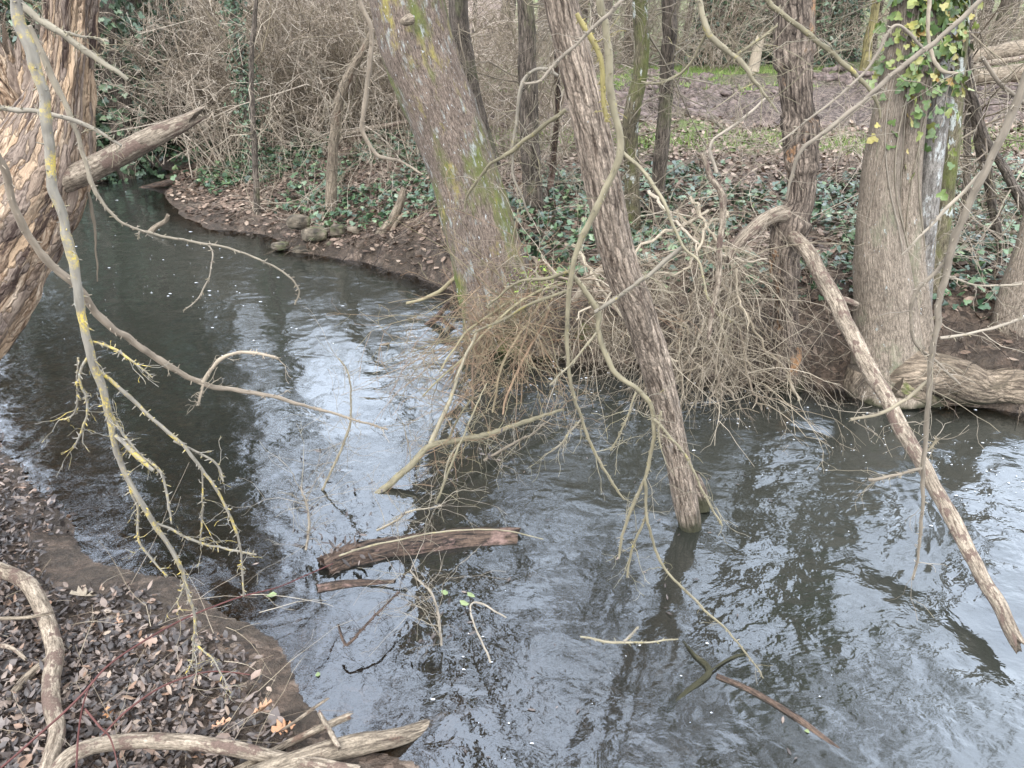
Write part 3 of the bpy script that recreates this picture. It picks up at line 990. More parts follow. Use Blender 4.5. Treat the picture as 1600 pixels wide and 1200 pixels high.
mb = MB()
P, R, _ = pxlimb(mb, [(-420, 1000), (-260, 760), (-100, 520), (-10, 390), (55, 280), (88, 190), (104, 100), (112, 0), (122, -160), (150, -420), (190, -800)], [2.7, 2.75, 2.85, 2.95, 3.0, 3.0, 3.0, 3.0, 3.0, 3.1, 3.2],
                 [230, 210, 190, 170, 150, 112, 78, 76, 74, 66, 50], 240, 60, rot, seed=15)
mb.build('trunk', m_rot, t)
mb = MB()
crown(mb, P, R, 3.2, 7, 1.6, 0.03)
mb.build('crown', m_bgtw, t)
mb = MB()
pxlimb(mb, [(95, 285), (140, 266), (190, 240), (240, 214), (280, 195), (308, 181)], [2.95, 2.9, 2.85, 2.85, 2.85, 2.85], [40, 37, 35, 33, 27, 16], 70, 24, rot2 := (lambda T: 0.010 * (fbm(T * np.array([20, 20, 6]), 4, 3) - 0.5)), jag=0.1, seed=16)
mb.build('broken_limb', m_stick, t)
mb = MB()
pxlimb(mb, [(60, 260), (35, 190), (12, 120), (-2, 75)], [3.1], [70, 55, 46, 36], 40, 22, rot2, jag=0.16, seed=17)
pxlimb(mb, [(70, 230), (48, 150), (38, 100), (34, 68)], [3.12], [50, 40, 30, 20], 40, 22, rot2, jag=0.16, seed=18)
pxlimb(mb, [(40, 230), (10, 160), (-30, 110)], [3.05], [50, 44, 36], 40, 22, rot2, jag=0.12, seed=19)
mb.build('splintered_stub', m_rot, t)

# ------------------------------------------------------------------ mid-distance trees on the far bank
def bank_tree(name, label, path, Y, w, mt, n=90, sides=20, cr=(3.0, 7, 1.8, 0.025), disp=None, low=0, group=None, tw=m_bgtw):
    pb = at(path[0][0], path[0][1], Y[0])
    t = thing(name, (pb[0], pb[1], gz(pb[0], pb[1])), label, 'tree', group)
    mb = MB()
    P, R, _ = pxlimb(mb, path, Y, w, n, sides, disp or fissure(0.006, (16, 16, 3), 0.02), wob=0.04, seed=int(path[0][0]))
    mb.build('trunk', mt, t)
    mb = MB()
    crown(mb, P, R, cr[0], cr[1], cr[2], cr[3])
    mb.build('crown', tw, t)
    if low:
        mb = MB()
        k = int(len(P) * .62)
        side_twigs(mb, P[:k], R[:k], low * 3, 0.9, 0.007, 0.15, 0.03, 1.0, 2, 3)
        side_twigs(mb, P[k // 2:], R[k // 2:], low, 2.2, 0.008, 0.15, 0.06, 1.0, 2, 4, .14)
        mb.build('twig_sprays', m_greytw if low > 10 else m_brush, t)
    return t


bank_tree('mossy_tree', 'thin mossy trunk with white lichen just right of the slanting fissured trunk', [(992, 500), (990, 400), (988, 260), (987, 190), (1003, 100), (1000, 0), (1008, -200), (1015, -500)], [7.0], [26, 24, 22, 26, 24, 24, 18, 12], m_mossy, low=14)
bank_tree('bank_tree', 'slim brown trunk with faint pale patches right of the thin mossy trunk', [(1012, 490), (1020, 400), (1030, 260), (1040, 150), (1046, 0), (1050, -220), (1045, -500)], [7.3], [27, 25, 24, 22, 23, 18, 12], m_bgbark, low=14)
bank_tree('bank_tree', 'straight ivy-flecked trunk between the lichen tree and the slanting trunk', [(836, 420), (833, 300), (826, 180), (824, 60), (815, -100), (800, -400)], [7.8], [34, 31, 30, 27, 22, 14], m_bgbark, low=14)
bank_tree('sapling', 'thin dark crooked sapling between the straight trunk and the slanting trunk', [(858, 330), (864, 250), (872, 170), (868, 100), (874, 20), (880, -150)], [8.2], [10, 10, 11, 9, 8, 6], m_wet, 40, 10, (3, 3, 1.0, .01), low=6)
bank_tree('bank_tree', 'dark forked trunk behind the top of the leaning lichen tree', [(765, 260), (745, 180), (725, 90), (716, 0), (708, -200), (704, -500), (725, -1000), (750, -1700), (765, -2300)], [8.0], [34, 32, 32, 31, 34, 44, 66, 90, 90], m_bgbark, low=10)
bank_tree('sapling', 'slim bent trunk with bare tan base on the left part of far bank', [(517, 335), (519, 290), (520, 240), (524, 190), (536, 140), (560, 90), (585, 40), (600, -60), (610, -250)], [9.3], [20, 18, 15, 17, 15, 13, 12, 10, 7], m_wood, 70, 16, (3, 4, 1.4, .015), low=12)
bank_tree('sapling', 'thin stem rising from a curved root at the far waterline', [(445, 357), (418, 356), (404, 340), (401, 300), (398, 230), (392, 120), (400, 0), (402, -150)], [9.6], [10, 10, 10, 10, 9, 8, 7, 5], m_bgbark, 60, 10, (2.8, 4, 1.2, .012), low=8)
bank_tree('sapling', 'dark curving stem right of the ivy-topped tree, leaning outward', [(1566, 400), (1553, 330), (1534, 240), (1512, 150), (1500, 90), (1490, 0), (1480, -200)], [6.2], [14, 14, 15, 15, 13, 11, 8], m_bgbark, 60, 12, (3, 4, 1.2, .015), low=8)
bank_tree('sapling', 'thin brown stem crossing behind the dark curving stem', [(1500, 420), (1508, 300), (1512, 200), (1516, 80), (1520, -60), (1530, -300)], [6.8], [11, 11, 10, 9, 8, 6], m_bgbark, 50, 10, (3, 4, 1.2, .012), low=8)
bank_tree('sapling', 'bent brown stem sloping down to the right edge above the ivy', [(1640, 400), (1604, 330), (1570, 265), (1535, 205), (1520, 160), (1512, 110), (1508, 20), (1500, -150)], [6.0], [16, 15, 14, 13, 12, 10, 8, 6], m_bgbark, 60, 12, (3, 4, 1.2, .012), low=8)

# ------------------------------------------------------------------ woodland behind: prototypes then copies
def proto_tree(kind, hgt, r, seed, ivy=0, mt=m_bgbark, name='woodland_tree'):
    t = bpy.data.objects.new(name, None)
    COL.objects.link(t)
    mb = MB()
    pts = np.array([(0, 0, -0.3), (0.05, 0, hgt * .2), (0.15 * rng.normal(), 0.1, hgt * .5), (0.3 * rng.normal(), 0.2 * rng.normal(), hgt)])
    P, R, _ = mb.limb(pts, np.array([r * 1.35, r, r * .75, r * .15]), 40, 12, lumpy(0.05, (4, 4, 1.5)), wob=0.15, seed=seed)
    mb.build('trunk', mt, t)
    mb = MB()
    crown(mb, P, R, hgt * 0.16, 22, hgt * 0.28, r * 0.32, lv=((6, .5, .8), (5, .5, .9), (3, .5, .9)))
    mb.build('crown', m_bgtw, t)
    if ivy:
        mb = MB()
        j = rng.integers(0, int(len(P) * 0.75), ivy)
        a0 = rng.uniform(0, 2 * math.pi, ivy)
        N = np.stack([np.cos(a0), np.sin(a0), 0 * a0], -1)
        rad = R[j] + np.abs(rng.normal(0, 0.16, ivy)) * (0.4 + fbm(np.stack([j * .2, a0, a0 * 0], -1), 2, seed) * 1.6)
        leaves(mb, P[j] + N * rad[:, None] + rng.normal(size=(ivy, 3)) * .1, rng.uniform(0.07, 0.12, ivy), N + [0, 0, .4], tilt=0.5)
        mb.build('ivy', m_dkivy, t)
    remember(t)
    return t


protos = {'bare': [proto_tree('bare', 11, 0.16, 51), proto_tree('bare', 9, 0.11, 52), proto_tree('bare', 13, 0.22, 53)],
          'ivy': [proto_tree('ivy', 11, 0.17, 54, 2600), proto_tree('ivy', 12, 0.2, 55, 3200)],
          'yel': [proto_tree('yel', 9, 0.13, 56, 0, m_yelbark)]}
used_first = set()


def plant(kind, x, y, label, group, s=1.0, cat='tree'):
    pr = protos[kind][rng.integers(0, len(protos[kind]))]
    if pr.name in used_first:
        o = copy_tree(pr)
    else:
        used_first.add(pr.name)
        o = pr
    o.location = (x, y, gz(x, y))
    o.rotation_euler = (rng.normal() * .04, rng.normal() * .04, rng.uniform(0, 6.28))
    k = s * rng.uniform(0.85, 1.2)
    o.scale = (k, k, k)
    return tag(o, label, cat, group)


def X_of(px, Y, z=0.7):
    return at(px, 100, Y)[0] * 1.0


IV, BT = 'dark ivy-wrapped trees beyond the field', 'bare trees beyond the field'
for px, Y in [(1085, 27), (1115, 26), (1150, 28), (1165, 25.5), (1210, 27), (1275, 25), (1300, 26), (1330, 28), (1128, 31), (1190, 32), (1290, 33)]:
    plant('ivy', X_of(px, Y), Y, 'dark ivy-wrapped tree in the row beyond the muddy field', IV)
for px, Y in [(1065, 30), (1140, 36), (1240, 31), (1360, 33), (1400, 29), (1430, 35), (1470, 27), (1520, 30), (1560, 26), (1600, 32), (1640, 28), (1700, 30), (1040, 24), (980, 27), (940, 22), (900, 26), (1090, 42), (1200, 44), (1310, 40), (1500, 42), (1590, 40),
              (850, 31), (790, 34), (700, 38), (620, 39), (560, 40), (1380, 45), (1450, 48), (1550, 50), (1000, 46), (880, 40), (740, 42), (650, 38), (1700, 45), (1780, 34), (1250, 52), (1130, 54), (950, 55)]:
    plant('bare', X_of(px, Y), Y, 'bare grey woodland tree far back beyond the field and thicket', BT)
plant('yel', X_of(1352, 23), 23, 'yellow-green lichened trunk at the far edge of the muddy field', None)
LV, LB = 'ivy-covered trees behind the left bend', 'bare trees behind the left thicket'
for px, Y in [(372, 11.0), (160, 12.6), (215, 14.2), (285, 15.2), (110, 12.4), (385, 14.5), (355, 17), (240, 17.5), (165, 15.5), (205, 20), (120, 18), (60, 15), (20, 19), (300, 22), (420, 21), (-60, 14), (-120, 18)]:
    plant('ivy', X_of(px, Y), Y, 'ivy-covered tree among twigs behind the bend of the stream', LV, 0.9 if px < 270 else 0.42)
for px, Y in [(440, 17), (480, 22), (330, 15), (270, 26), (190, 26), (140, 24), (90, 28), (30, 26), (520, 26), (360, 28), (590, 18), (-30, 24), (-100, 26), (-180, 20), (230, 36), (320, 38), (420, 36), (130, 38), (20, 38)]:
    Y = Y if px < 270 else max(Y, 33 + px % 7)
    plant('bare', X_of(px, Y), Y, 'bare tree among the twigs behind the left thicket', LB, 0.9 if px < 270 else .55)

# shrubs
def proto_shrub(k, hgt, seed, mt):
    t = bpy.data.objects.new('bare_shrub', None)
    COL.objects.link(t)
    mb = MB()
    S = rng.normal(size=(k, 3)) * [0.25, 0.25, 0]
    D = np.stack([rng.normal(size=k) * .45, rng.normal(size=k) * .45, np.ones(k)], -1)
    bush(mb, S - [0, 0, .1], D, hgt * rng.uniform(.6, 1.25, k), np.full(k, 0.012) * rng.uniform(.5, 1.3, k),
         [dict(per=4, ratio=.55, spread=.7, n=7, wig=.22, grav=.06), dict(per=4, ratio=.5, spread=.9, n=6, wig=.28, grav=.05), dict(per=2, ratio=.5, spread=.9, n=5, wig=.3, grav=.03)], 9, .16, .07, sides=(5, 3, 3, 3), rmin=0.0034)
    mb.build('stems', mt, t)
    remember(t)
    return t


shr = [proto_shrub(11, 2.6, 61, m_thick), proto_shrub(9, 2.0, 62, m_thick), proto_shrub(12, 2.2, 63, m_bgtw), proto_shrub(10, 2.8, 64, m_thick)]
first = set()


def shrub(px, Y, label, group, s=1.0):
    p = shr[rng.integers(0, 4)]
    if p.name in first:
        o = copy_tree(p)
    else:
        first.add(p.name)
        o = p
    x = X_of(px, Y)
    o.location = (x, Y, gz(x, Y))
    o.rotation_euler = (0, 0, rng.uniform(0, 6.28))
    k = s * rng.uniform(.8, 1.25)
    o.scale = (k, k, k)
    return tag(o, label, 'shrub', group)


for k in range(64):
    Y = rng.uniform(11.9, 17.5)
    shrub(rng.uniform(290, 640), Y, 'tangled bare shrub of pale tan twigs in the thicket across the stream', 'thicket shrubs across the stream')
for k in range(20):
    Y = rng.uniform(13.5, 21)
    shrub(rng.uniform(60, 330), Y, 'bare twiggy shrub overhanging the narrow bend of the stream', 'shrubs at the stream bend', 1.1)
for k in range(26):
    Y = rng.uniform(9.5, 20)
    shrub(rng.uniform(620, 900), Y, 'brown bare shrub behind the leaning lichen tree', 'shrubs behind the lichen tree', .8)
for k in range(46):
    Y = rng.uniform(24, 34)
    shrub(rng.uniform(850, 1700), Y, 'low bare shrub under the trees beyond the field', 'shrubs beyond the field', 1.2)

# logs and stump beyond the field
def far_log(label, path, Y, w, mt, cut=False):
    mb = MB()
    p0 = at(path[0][0], path[0][1], Y)
    P, R, tan = pxlimb(mb, path, [Y], w, 40, 18, lumpy(0.05), wob=.05, seed=int(path[0][0]))
    o = mb.build('log', mt, None, p0)
    tag(o, label, 'log', 'felled logs at the far right')
    if cut:
        th = np.linspace(0, 2 * math.pi, 20, endpoint=False)
        n_ = tan[0]
        A = nrm(np.cross(n_, [0, 0, 1.]))
        B = np.cross(n_, A)
        V = np.concatenate([P[:1] - n_ * .06, P[:1] - n_ * .05 + R[0] * 1.02 * (np.cos(th)[:, None] * A + np.sin(th)[:, None] * B)])
        c = MB().add(V, np.array([(0, 1 + i, 1 + (i + 1) % 20) for i in range(20)])).build('cut_end', m_cream, o)
    return o


far_log('long felled log lying highest at the right edge beyond the field', [(1512, 92), (1550, 84), (1620, 74), (1700, 70)], 17.5, [20, 24, 26, 24], m_wood)
far_log('felled log with a pale sawn end facing the stream', [(1524, 122), (1570, 116), (1640, 108), (1720, 104)], 16.5, [22, 26, 28, 24], m_wood, True)
far_log('thin pale felled pole below the sawn log', [(1490, 118), (1540, 100), (1620, 88)], 17.0, [8, 9, 8], m_stick)
mb = MB()
p0 = at(1180, 105, 22)
pxlimb(mb, [(1176, 112), (1182, 85), (1188, 60)], [22], [20, 16, 13], 20, 12, lumpy(.05), jag=.2, seed=77)
tag(mb.build('stump', m_cream, None, p0), 'tall orange-brown broken stump before the ivy-wrapped trees', 'stump')
# ------------------------------------------------------------------ far bank: ivy cover, litter, grass
def scatter(n, xr, yr, cond):
    X, Y = rng.uniform(*xr, n), rng.uniform(*yr, n)
    h, d, si, far, near, leftb, fld = ground_h(X, Y, True)
    k = cond(X, Y, d, far, near, leftb, fld)
    return np.stack([X[k], Y[k], h[k]], -1), d[k]


def nz2(X, Y, f, s):
    return fbm(np.stack([X * f, Y * f, X * 0], -1), 3, s)


mb = MB()
P, d = scatter(60000, (-8, 8.5), (4.8, 13.5), lambda X, Y, d, far, near, leftb, fld: far & (d > 0.45) & (np.where(X > -1, Y < 9.2, d < 4.2)) & (nz2(X, Y, .8, 71) > np.where(X > 0.3, .40, .42)) & (rng.random(len(X)) < 0.75))
leaves(mb, P + [0, 0, 1] * rng.uniform(0.01, 0.13, (len(P), 1)), rng.uniform(0.045, 0.085, len(P)), tilt=0.45)
P, d = scatter(16000, (-16, -3), (6, 20), lambda X, Y, d, far, near, leftb, fld: (leftb | (far & (X < -5))) & (d > 0.1) & (d < 5) & (nz2(X, Y, .8, 72) > .36))
leaves(mb, P + [0, 0, 1] * rng.uniform(0.01, 0.25, (len(P), 1)), rng.uniform(0.07, 0.12, len(P)), tilt=0.5)
tag(mb.build('ivy_ground_cover', m_ivy), 'dark green ivy carpeting the far bank and the left slope', 'ivy', kind='stuff')

mb = MB()
P, d = scatter(42000, (-8, 9), (4.7, 14), lambda X, Y, d, far, near, leftb, fld: far & (d > 0.06) & (Y < 12.6) & (rng.random(len(X)) < np.where(X > -.3, .1 + .8 * sstep(.15, .9, d), .85)))
leaves(mb, P + [0, 0, 1] * rng.uniform(0.004, 0.03, (len(P), 1)), rng.uniform(0.05, 0.10, len(P)), tpl=LEAF_OVAL, tilt=0.35)
tag(mb.build('far_leaf_litter', m_flitter), 'brown fallen leaves strewn over the far bank', 'fallen leaves', kind='stuff')

mb = MB()
P, d = scatter(16000, (1, 20), (11.5, 23), lambda X, Y, d, far, near, leftb, fld: far & (fld > .5) & (nz2(X, Y, .45, 95) > .47) & (rng.random(len(X)) < .3))
uu = np.linspace(0, math.pi, 5)[:, None]
vv = np.linspace(0, 2 * math.pi, 7, endpoint=False)[None, :]
SP = np.stack([np.sin(uu) * np.cos(vv), np.sin(uu) * np.sin(vv), np.cos(uu) + 0 * vv], -1).reshape(-1, 3)
ix = np.arange(35).reshape(5, 7)
SF = np.stack([ix[:-1], np.roll(ix[:-1], -1, 1), np.roll(ix[1:], -1, 1), ix[1:]], -1).reshape(-1, 4)
k = len(P)
sz = (.05 + .16 * rng.random(k) ** 2)[:, None, None] * rng.uniform(.5, 1.3, (k, 1, 3)) * [1.2, 1, .6]
V = P[:, None, :] + SP[None] * sz * rng.uniform(.6, 1.3, (k, 35, 1))
mb.add(V, (SF[None] + (np.arange(k) * 35)[:, None, None]).reshape(-1, 4))
tag(mb.build('mud_clods', m_clod), 'dark trampled clods scattered over the muddy field', 'mud', kind='stuff')

mb = MB()
P, d = scatter(60000, (-1, 16), (9.3, 26), lambda X, Y, d, far, near, leftb, fld: far & ((np.abs(Y - 11.1 + .12 * X) < 1.3 * nz2(X, Y, .6, 74)) | ((Y > 18) & (nz2(X, Y, .5, 75) > .55))))
Pg = grow(P, rng.normal(size=(len(P), 3)) * .5 + [0, 0, 1], rng.uniform(0.06, 0.16, len(P)), 3, .2)
mb.tubes(Pg, taper(np.full(len(P), .009), 3, .2), 3)
tag(mb.build('field_grass', m_grass), 'short green grass along the edge of the muddy field', 'grass', kind='stuff')

# undergrowth stems along the far bank
mb = MB()
P, d = scatter(2600, (-7, 8.5), (5.2, 11.5), lambda X, Y, d, far, near, leftb, fld: far & (d > .25) & (nz2(X, Y, .7, 81) > np.where(X > 1, .52, .40)))
k = len(P)
bush(mb, P, rng.normal(size=(k, 3)) * [.6, .6, .2] + [0, 0, .8], rng.uniform(.3, 1.0, k), rng.uniform(.002, .0045, k), [dict(per=3, ratio=.5, spread=.8, n=5, wig=.25, grav=.06)], 7, .2, .10, sides=(3, 3), rmin=.0016)
tag(mb.build('undergrowth', m_thick), 'tangle of thin dry stems and brambles over the far bank', 'undergrowth', kind='stuff')

# roots and debris at the far waterline
mb = MB()
P, d = scatter(9000, (-3.4, 6), (4.5, 9), lambda X, Y, d, far, near, leftb, fld: far & (d > -.05) & (d < .42))
k = len(P)
bush(mb, P + [0, 0, .05], rng.normal(size=(k, 3)) * [1, .5, .3] + [0, -.5, -.1], rng.uniform(.12, .5, k), rng.uniform(.0015, .005, k), [], 6, .3, .06, sides=(3,), rmin=.0012)
tag(mb.build('bank_roots', m_roots), 'mat of thin roots and dead sticks fringing the far waterline', 'roots', kind='stuff')

# ------------------------------------------------------------------ brush of drooping dead twigs at the far waterline
bp = at(1130, 420, 5.0)
t = thing('brush_pile', bp, 'grey tangle of drooping dead twigs hanging into the water left of ringed dead trunk', 'brush')
mb = MB()
main = [[(1170, 400), (1120, 470), (1080, 540), (1040, 620)], [(1150, 420), (1150, 500), (1175, 580), (1200, 660)], [(1060, 330), (1110, 410), (1180, 520), (1240, 600)], [(1010, 400), (1050, 480), (1110, 560), (1150, 620)],
        [(1200, 540), (1225, 585), (1238, 630), (1228, 685)], [(1120, 380), (1090, 450), (1060, 530), (1065, 600)], [(1080, 300), (1110, 360), (1150, 430), (1165, 520)], [(1160, 400), (1140, 500), (1130, 580), (1110, 640)],
        [(900, 380), (940, 450), (1000, 520), (1060, 560)], [(830, 400), (870, 430), (930, 440), (1000, 470)], [(1100, 330), (1020, 380), (960, 450), (900, 500)], [(1190, 470), (1150, 520), (1090, 560), (1020, 590)],
        [(1010, 300), (1060, 360), (1130, 400), (1200, 400)], [(960, 340), (1000, 420), (1020, 500), (1010, 570)], [(1140, 330), (1100, 360), (1060, 420), (1000, 440)]]
for k, pa in enumerate(main):
    P, R, _ = pxlimb(mb, pa, [5.1 + .4 * rng.random(), 4.9, 4.75, 4.6], [6, 5, 4, 2.5], 34, 6, wob=.12, seed=90 + k, rel=.5)
    side_twigs(mb, P, R, 26 if k < 8 else 18, .8, .0034, .05, .16, 1.0, 2, 3, .2)
    side_twigs(mb, P, R, 5, .6, .0052, .05, .12, 1.2, 1, 3, .2)
mb.build('twig_sprays', m_brush, t)

# orange willow shoots at the foot of the lichen tree
t = thing('willow_shoots', at(790, 490, 5.4), 'spray of thin orange-brown shoots around the foot of the leaning lichen tree', 'shrub')
mb = MB()
S = np.array([at(rng.uniform(735, 870), rng.uniform(440, 540), rng.uniform(5.0, 5.6)) for _ in range(95)])
D = np.stack([rng.normal(-.4, .8, 95), rng.normal(-.6, .4, 95), rng.normal(-.05, .6, 95)], -1)
bush(mb, S, D, rng.uniform(.5, 1.6, 95), rng.uniform(.0025, .005, 95), [dict(per=3, ratio=.5, spread=.8, n=6, wig=.25, grav=.03), dict(per=3, ratio=.5, spread=.9, n=5, wig=.3, grav=.02)], 8, .16, .07, sides=(4, 3, 3), rmin=.0013)
for k, pa in enumerate([[(850, 470), (790, 560), (770, 640), (760, 700)], [(800, 470), (730, 520), (690, 580)], [(860, 480), (800, 600), (780, 680)], [(880, 440), (800, 480), (720, 560), (660, 620)], [(770, 480), (740, 560), (735, 640)]]):
    P, R, _ = pxlimb(mb, pa, [5.3, 4.7, 4.5], [5, 4, 2.5], 24, 5, wob=.05, seed=110 + k)
    side_twigs(mb, P, R, 22, .4, .003, .1, .03, 1.0, 2, 3)
mb.build('twig_sprays', m_orange, t)

# ------------------------------------------------------------------ traced branches
def branch(name, label, mt, lines, nt=0, tl=.25, tr=.0025, cat='branch', group=None, wob=.02, sides=8, levels=1, disp=None, lo=.3, grav=.05, tmat=None):
    """lines: (pixels, distances, widths); first = the main stem, the rest its side branches"""
    p0 = at(lines[0][0][0][0], lines[0][0][0][1], lines[0][1][0])
    if len(lines) == 1 and not nt:
        mb = MB()
        pxlimb(mb, lines[0][0], lines[0][1], lines[0][2], None, sides, disp, wob=wob, seed=int(abs(lines[0][0][0][0]) + len(label)), rel=.7)
        return tag(mb.build(name, mt, None, p0), label, cat, group)
    t = thing(name, p0, label, cat, group)
    mt2 = MB()
    for i, (pa, Y, w) in enumerate(lines):
        mb = MB()
        P, R, _ = pxlimb(mb, pa, Y, w, None, sides + 2 if i == 0 else 6, disp, wob=wob, seed=int(abs(pa[0][0])) + i, rel=.55)
        kb = 9 * len(pa)
        jb = rng.integers(2, len(P) - 2, kb)
        Db = nrm(nrm(P[jb + 1] - P[jb - 1]) * .6 + nrm(rng.normal(size=(kb, 3))))
        mb.tubes(grow(P[jb], Db, R[jb] + rng.uniform(.004, .016, kb), 3, .2), np.minimum(R[jb] * .7, .0022)[:, None] * np.array([[1, .9, .5]]), 4)
        mb.build('stem' if i == 0 else 'side_branch', mt, t)
        if nt:
            side_twigs(mt2, P, R, max(3, int(nt * 1.6 / (1 if i == 0 else 2))), tl * 1.1, tr, lo, grav, 1.0, levels, 2)
    if nt:
        mt2.build('twig_sprays', tmat or mt, t)
    return t


branch('hanging_branch', 'grey branch crusted with bright yellow lichen hanging down in front of the rotten trunk', m_lich, [
    ([(18, -120), (22, 0), (42, 60), (66, 135), (75, 200), (82, 290), (100, 350), (120, 440), (132, 500), (145, 560), (160, 610), (175, 680), (195, 740), (240, 815), (285, 895), (304, 960), (303, 1000)],
     [1.9, 1.9, 1.95], [19, 18, 18, 17, 16, 15, 15, 15, 14, 13, 11, 10, 9, 8, 6, 5, 4]),
    ([(148, 575), (190, 610), (240, 655), (290, 700), (335, 760), (362, 815), (375, 860), (380, 930)], [1.93, 1.98], [7, 7, 6, 6, 5, 4.5, 4, 3]),
    ([(160, 605), (182, 660), (212, 705), (250, 740), (263, 790), (268, 820)], [1.93], [5, 5, 5, 5, 4, 3]),
    ([(178, 680), (205, 705), (240, 735)], [1.92], [6, 8, 6]),
    ([(238, 815), (300, 842), (345, 858), (400, 868)], [1.94, 2.0], [5, 4, 3.5, 3]),
    ([(195, 742), (210, 790), (217, 845), (260, 900)], [1.94], [5, 4, 4, 3]),
    ([(138, 555), (125, 590), (136, 648), (114, 700)], [1.92], [5, 4, 4, 3]),
    ([(122, 560), (118, 600), (115, 645), (90, 660)], [1.92], [4, 3, 3, 2]),
    ([(145, 535), (180, 548), (220, 575), (235, 590)], [1.92], [4, 4, 3, 2]),
    ([(272, 690), (330, 720), (350, 755)], [1.97], [4, 4, 3]),
    ([(318, 735), (318, 800), (312, 850)], [1.97], [3, 3, 2.5]),
    ([(303, 1000), (300, 1030), (290, 1055)], [1.95], [4, 3, 2]), ([(303, 1005), (330, 1030), (360, 1085)], [1.95], [4, 3, 2]), ([(290, 905), (275, 945)], [1.95], [3, 2])], nt=5, tl=.09, tr=.0014)
branch('hanging_branch', 'long bare branch reaching from the rotten trunk over bright water to cream tip', m_cream, [
    ([(-40, 180), (0, 255), (20, 320), (60, 390), (120, 450), (150, 490), (200, 530), (260, 570), (320, 600), (400, 614), (480, 635), (550, 655), (606, 672)], [2.0, 2.2, 2.6, 2.9], [12, 12, 12, 12, 12, 11, 11, 10, 8, 6.5, 5, 4, 3]),
    ([(318, 598), (345, 562), (370, 552), (400, 550), (436, 560)], [2.55], [6, 6, 5, 5, 4]), ([(318, 602), (312, 620), (310, 632)], [2.55], [4, 4, 3])], nt=5, tl=.08, tr=.0015)
branch('hanging_branch', 'short green-grey lichened branch crossing the top of the rotten trunk to a broken tip', m_greentw, [
    ([(-20, -30), (20, 0), (75, 42), (110, 62), (150, 90), (185, 113), (203, 127)], [2.3], [11, 11, 11, 10, 9, 8, 6]), ([(100, 50), (130, 55), (170, 62)], [2.3], [6, 5, 4])], nt=4, tl=.1, tr=.0014)
branch('hanging_branch', 'thin lichened twig lying level across the middle of the rotten trunk', m_greentw, [
    ([(-20, 168), (0, 170), (60, 178), (110, 190), (150, 208), (190, 230)], [2.4], [7, 8, 7, 7, 6, 4])], nt=4, tl=.08, tr=.0012)
branch('hanging_branch', 'dark thin shoot curving from the rotten trunk over the far calm water', m_greytw, [
    ([(45, 40), (75, 110), (100, 160), (118, 210), (135, 270), (150, 300), (190, 345), (240, 365), (300, 380), (360, 390), (410, 408), (445, 428), (467, 452), (462, 476)], [2.4, 2.5, 2.9], [9, 10, 9, 8, 7, 6, 4, 4, 4, 3.4, 3, 2.6, 2.4, 2]),
    ([(325, 382), (333, 400), (325, 440), (310, 470), (288, 485)], [2.8], [2.4, 2.4, 2.2, 2, 1.6]), ([(218, 358), (217, 372)], [2.7], [3, 2])])
branch('hanging_branch', 'dark drooping twig beside the right edge of the rotten trunk', m_greytw, [([(137, 300), (148, 345), (150, 390), (152, 440)], [3.0], [5, 5, 3, 2])])
branch('hanging_branch', 'pale smooth crooked branch hanging before the thicket left of the lichen tree', m_cream, [
    ([(556, -60), (563, 0), (580, 45), (578, 100), (570, 160), (566, 200), (575, 222), (590, 243), (625, 252), (660, 272)], [3.6, 3.7], [7, 7, 8, 8, 8, 7, 7, 6, 4, 3])], nt=3, tl=.2, tr=.002, wob=.01)
branch('hanging_branch', 'forked olive branch hanging in front of the slanting trunk down to the water', m_greentw, [
    ([(930, -120), (935, 0), (950, 60), (957, 150), (970, 235), (942, 305), (908, 380), (892, 440), (886, 520), (893, 600), (910, 660), (940, 730), (975, 780)], [2.35, 2.4, 2.5], [13, 12, 12, 12, 11, 11, 10, 8, 6.5, 5.5, 5, 4.5, 3.5]),
    ([(972, 238), (1020, 290), (1068, 382), (1092, 412), (1105, 470)], [2.4, 2.3], [6, 6, 5, 4, 3]),
    ([(893, 430), (930, 480), (935, 520), (960, 580), (1000, 610), (1022, 645), (1020, 700), (1007, 750), (980, 810), (968, 870)], [2.45, 2.4], [8, 9, 8, 9, 8, 8, 7, 6, 5, 3]),
    ([(930, 485), (1000, 440), (1070, 385)], [2.42, 2.35], [6, 7, 7]), ([(895, 418), (860, 430), (810, 440), (760, 478)], [2.45, 2.6], [7, 6, 5, 3]), ([(892, 452), (840, 470), (790, 498), (740, 520)], [2.45, 2.7], [5, 5, 4, 3]),
    ([(1022, 655), (1062, 700), (1085, 740), (1105, 780), (1130, 822)], [2.4], [4.5, 4.5, 4, 4, 3]), ([(1008, 750), (1015, 830), (1040, 890), (1090, 940), (1150, 1000), (1200, 1070)], [2.4, 2.3], [5, 4.5, 4, 4, 3, 2]),
    ([(1012, 800), (990, 850), (980, 900)], [2.4], [4, 4, 3]), ([(1035, 640), (1030, 670), (1035, 700)], [2.4], [4, 3, 2]), ([(908, 655), (880, 690), (862, 706)], [2.5], [4, 3, 3]), ([(935, 520), (900, 560), (860, 600)], [2.45], [5, 4, 3]),
    ([(993, 612), (975, 665), (955, 705)], [2.4], [3.5, 3, 2])], nt=7, tl=.16, tr=.0016)
branch('hanging_branch', 'short bright yellow lichen-covered twig beside the upper slanting trunk', m_yeltw, [([(900, 20), (915, 45), (935, 80), (943, 120), (945, 160), (950, 190)], [2.5], [7, 9, 9, 9, 8, 5])], nt=3, tl=.08, tr=.0016)
branch('hanging_branch', 'straight grey twig running from top centre across the slanting trunk down left', m_greytw, [([(1000, -25), (972, 0), (920, 48), (865, 100), (840, 128), (815, 132)], [2.3], [6, 6, 6, 5, 5, 3])], nt=3, tl=.12, tr=.0015)
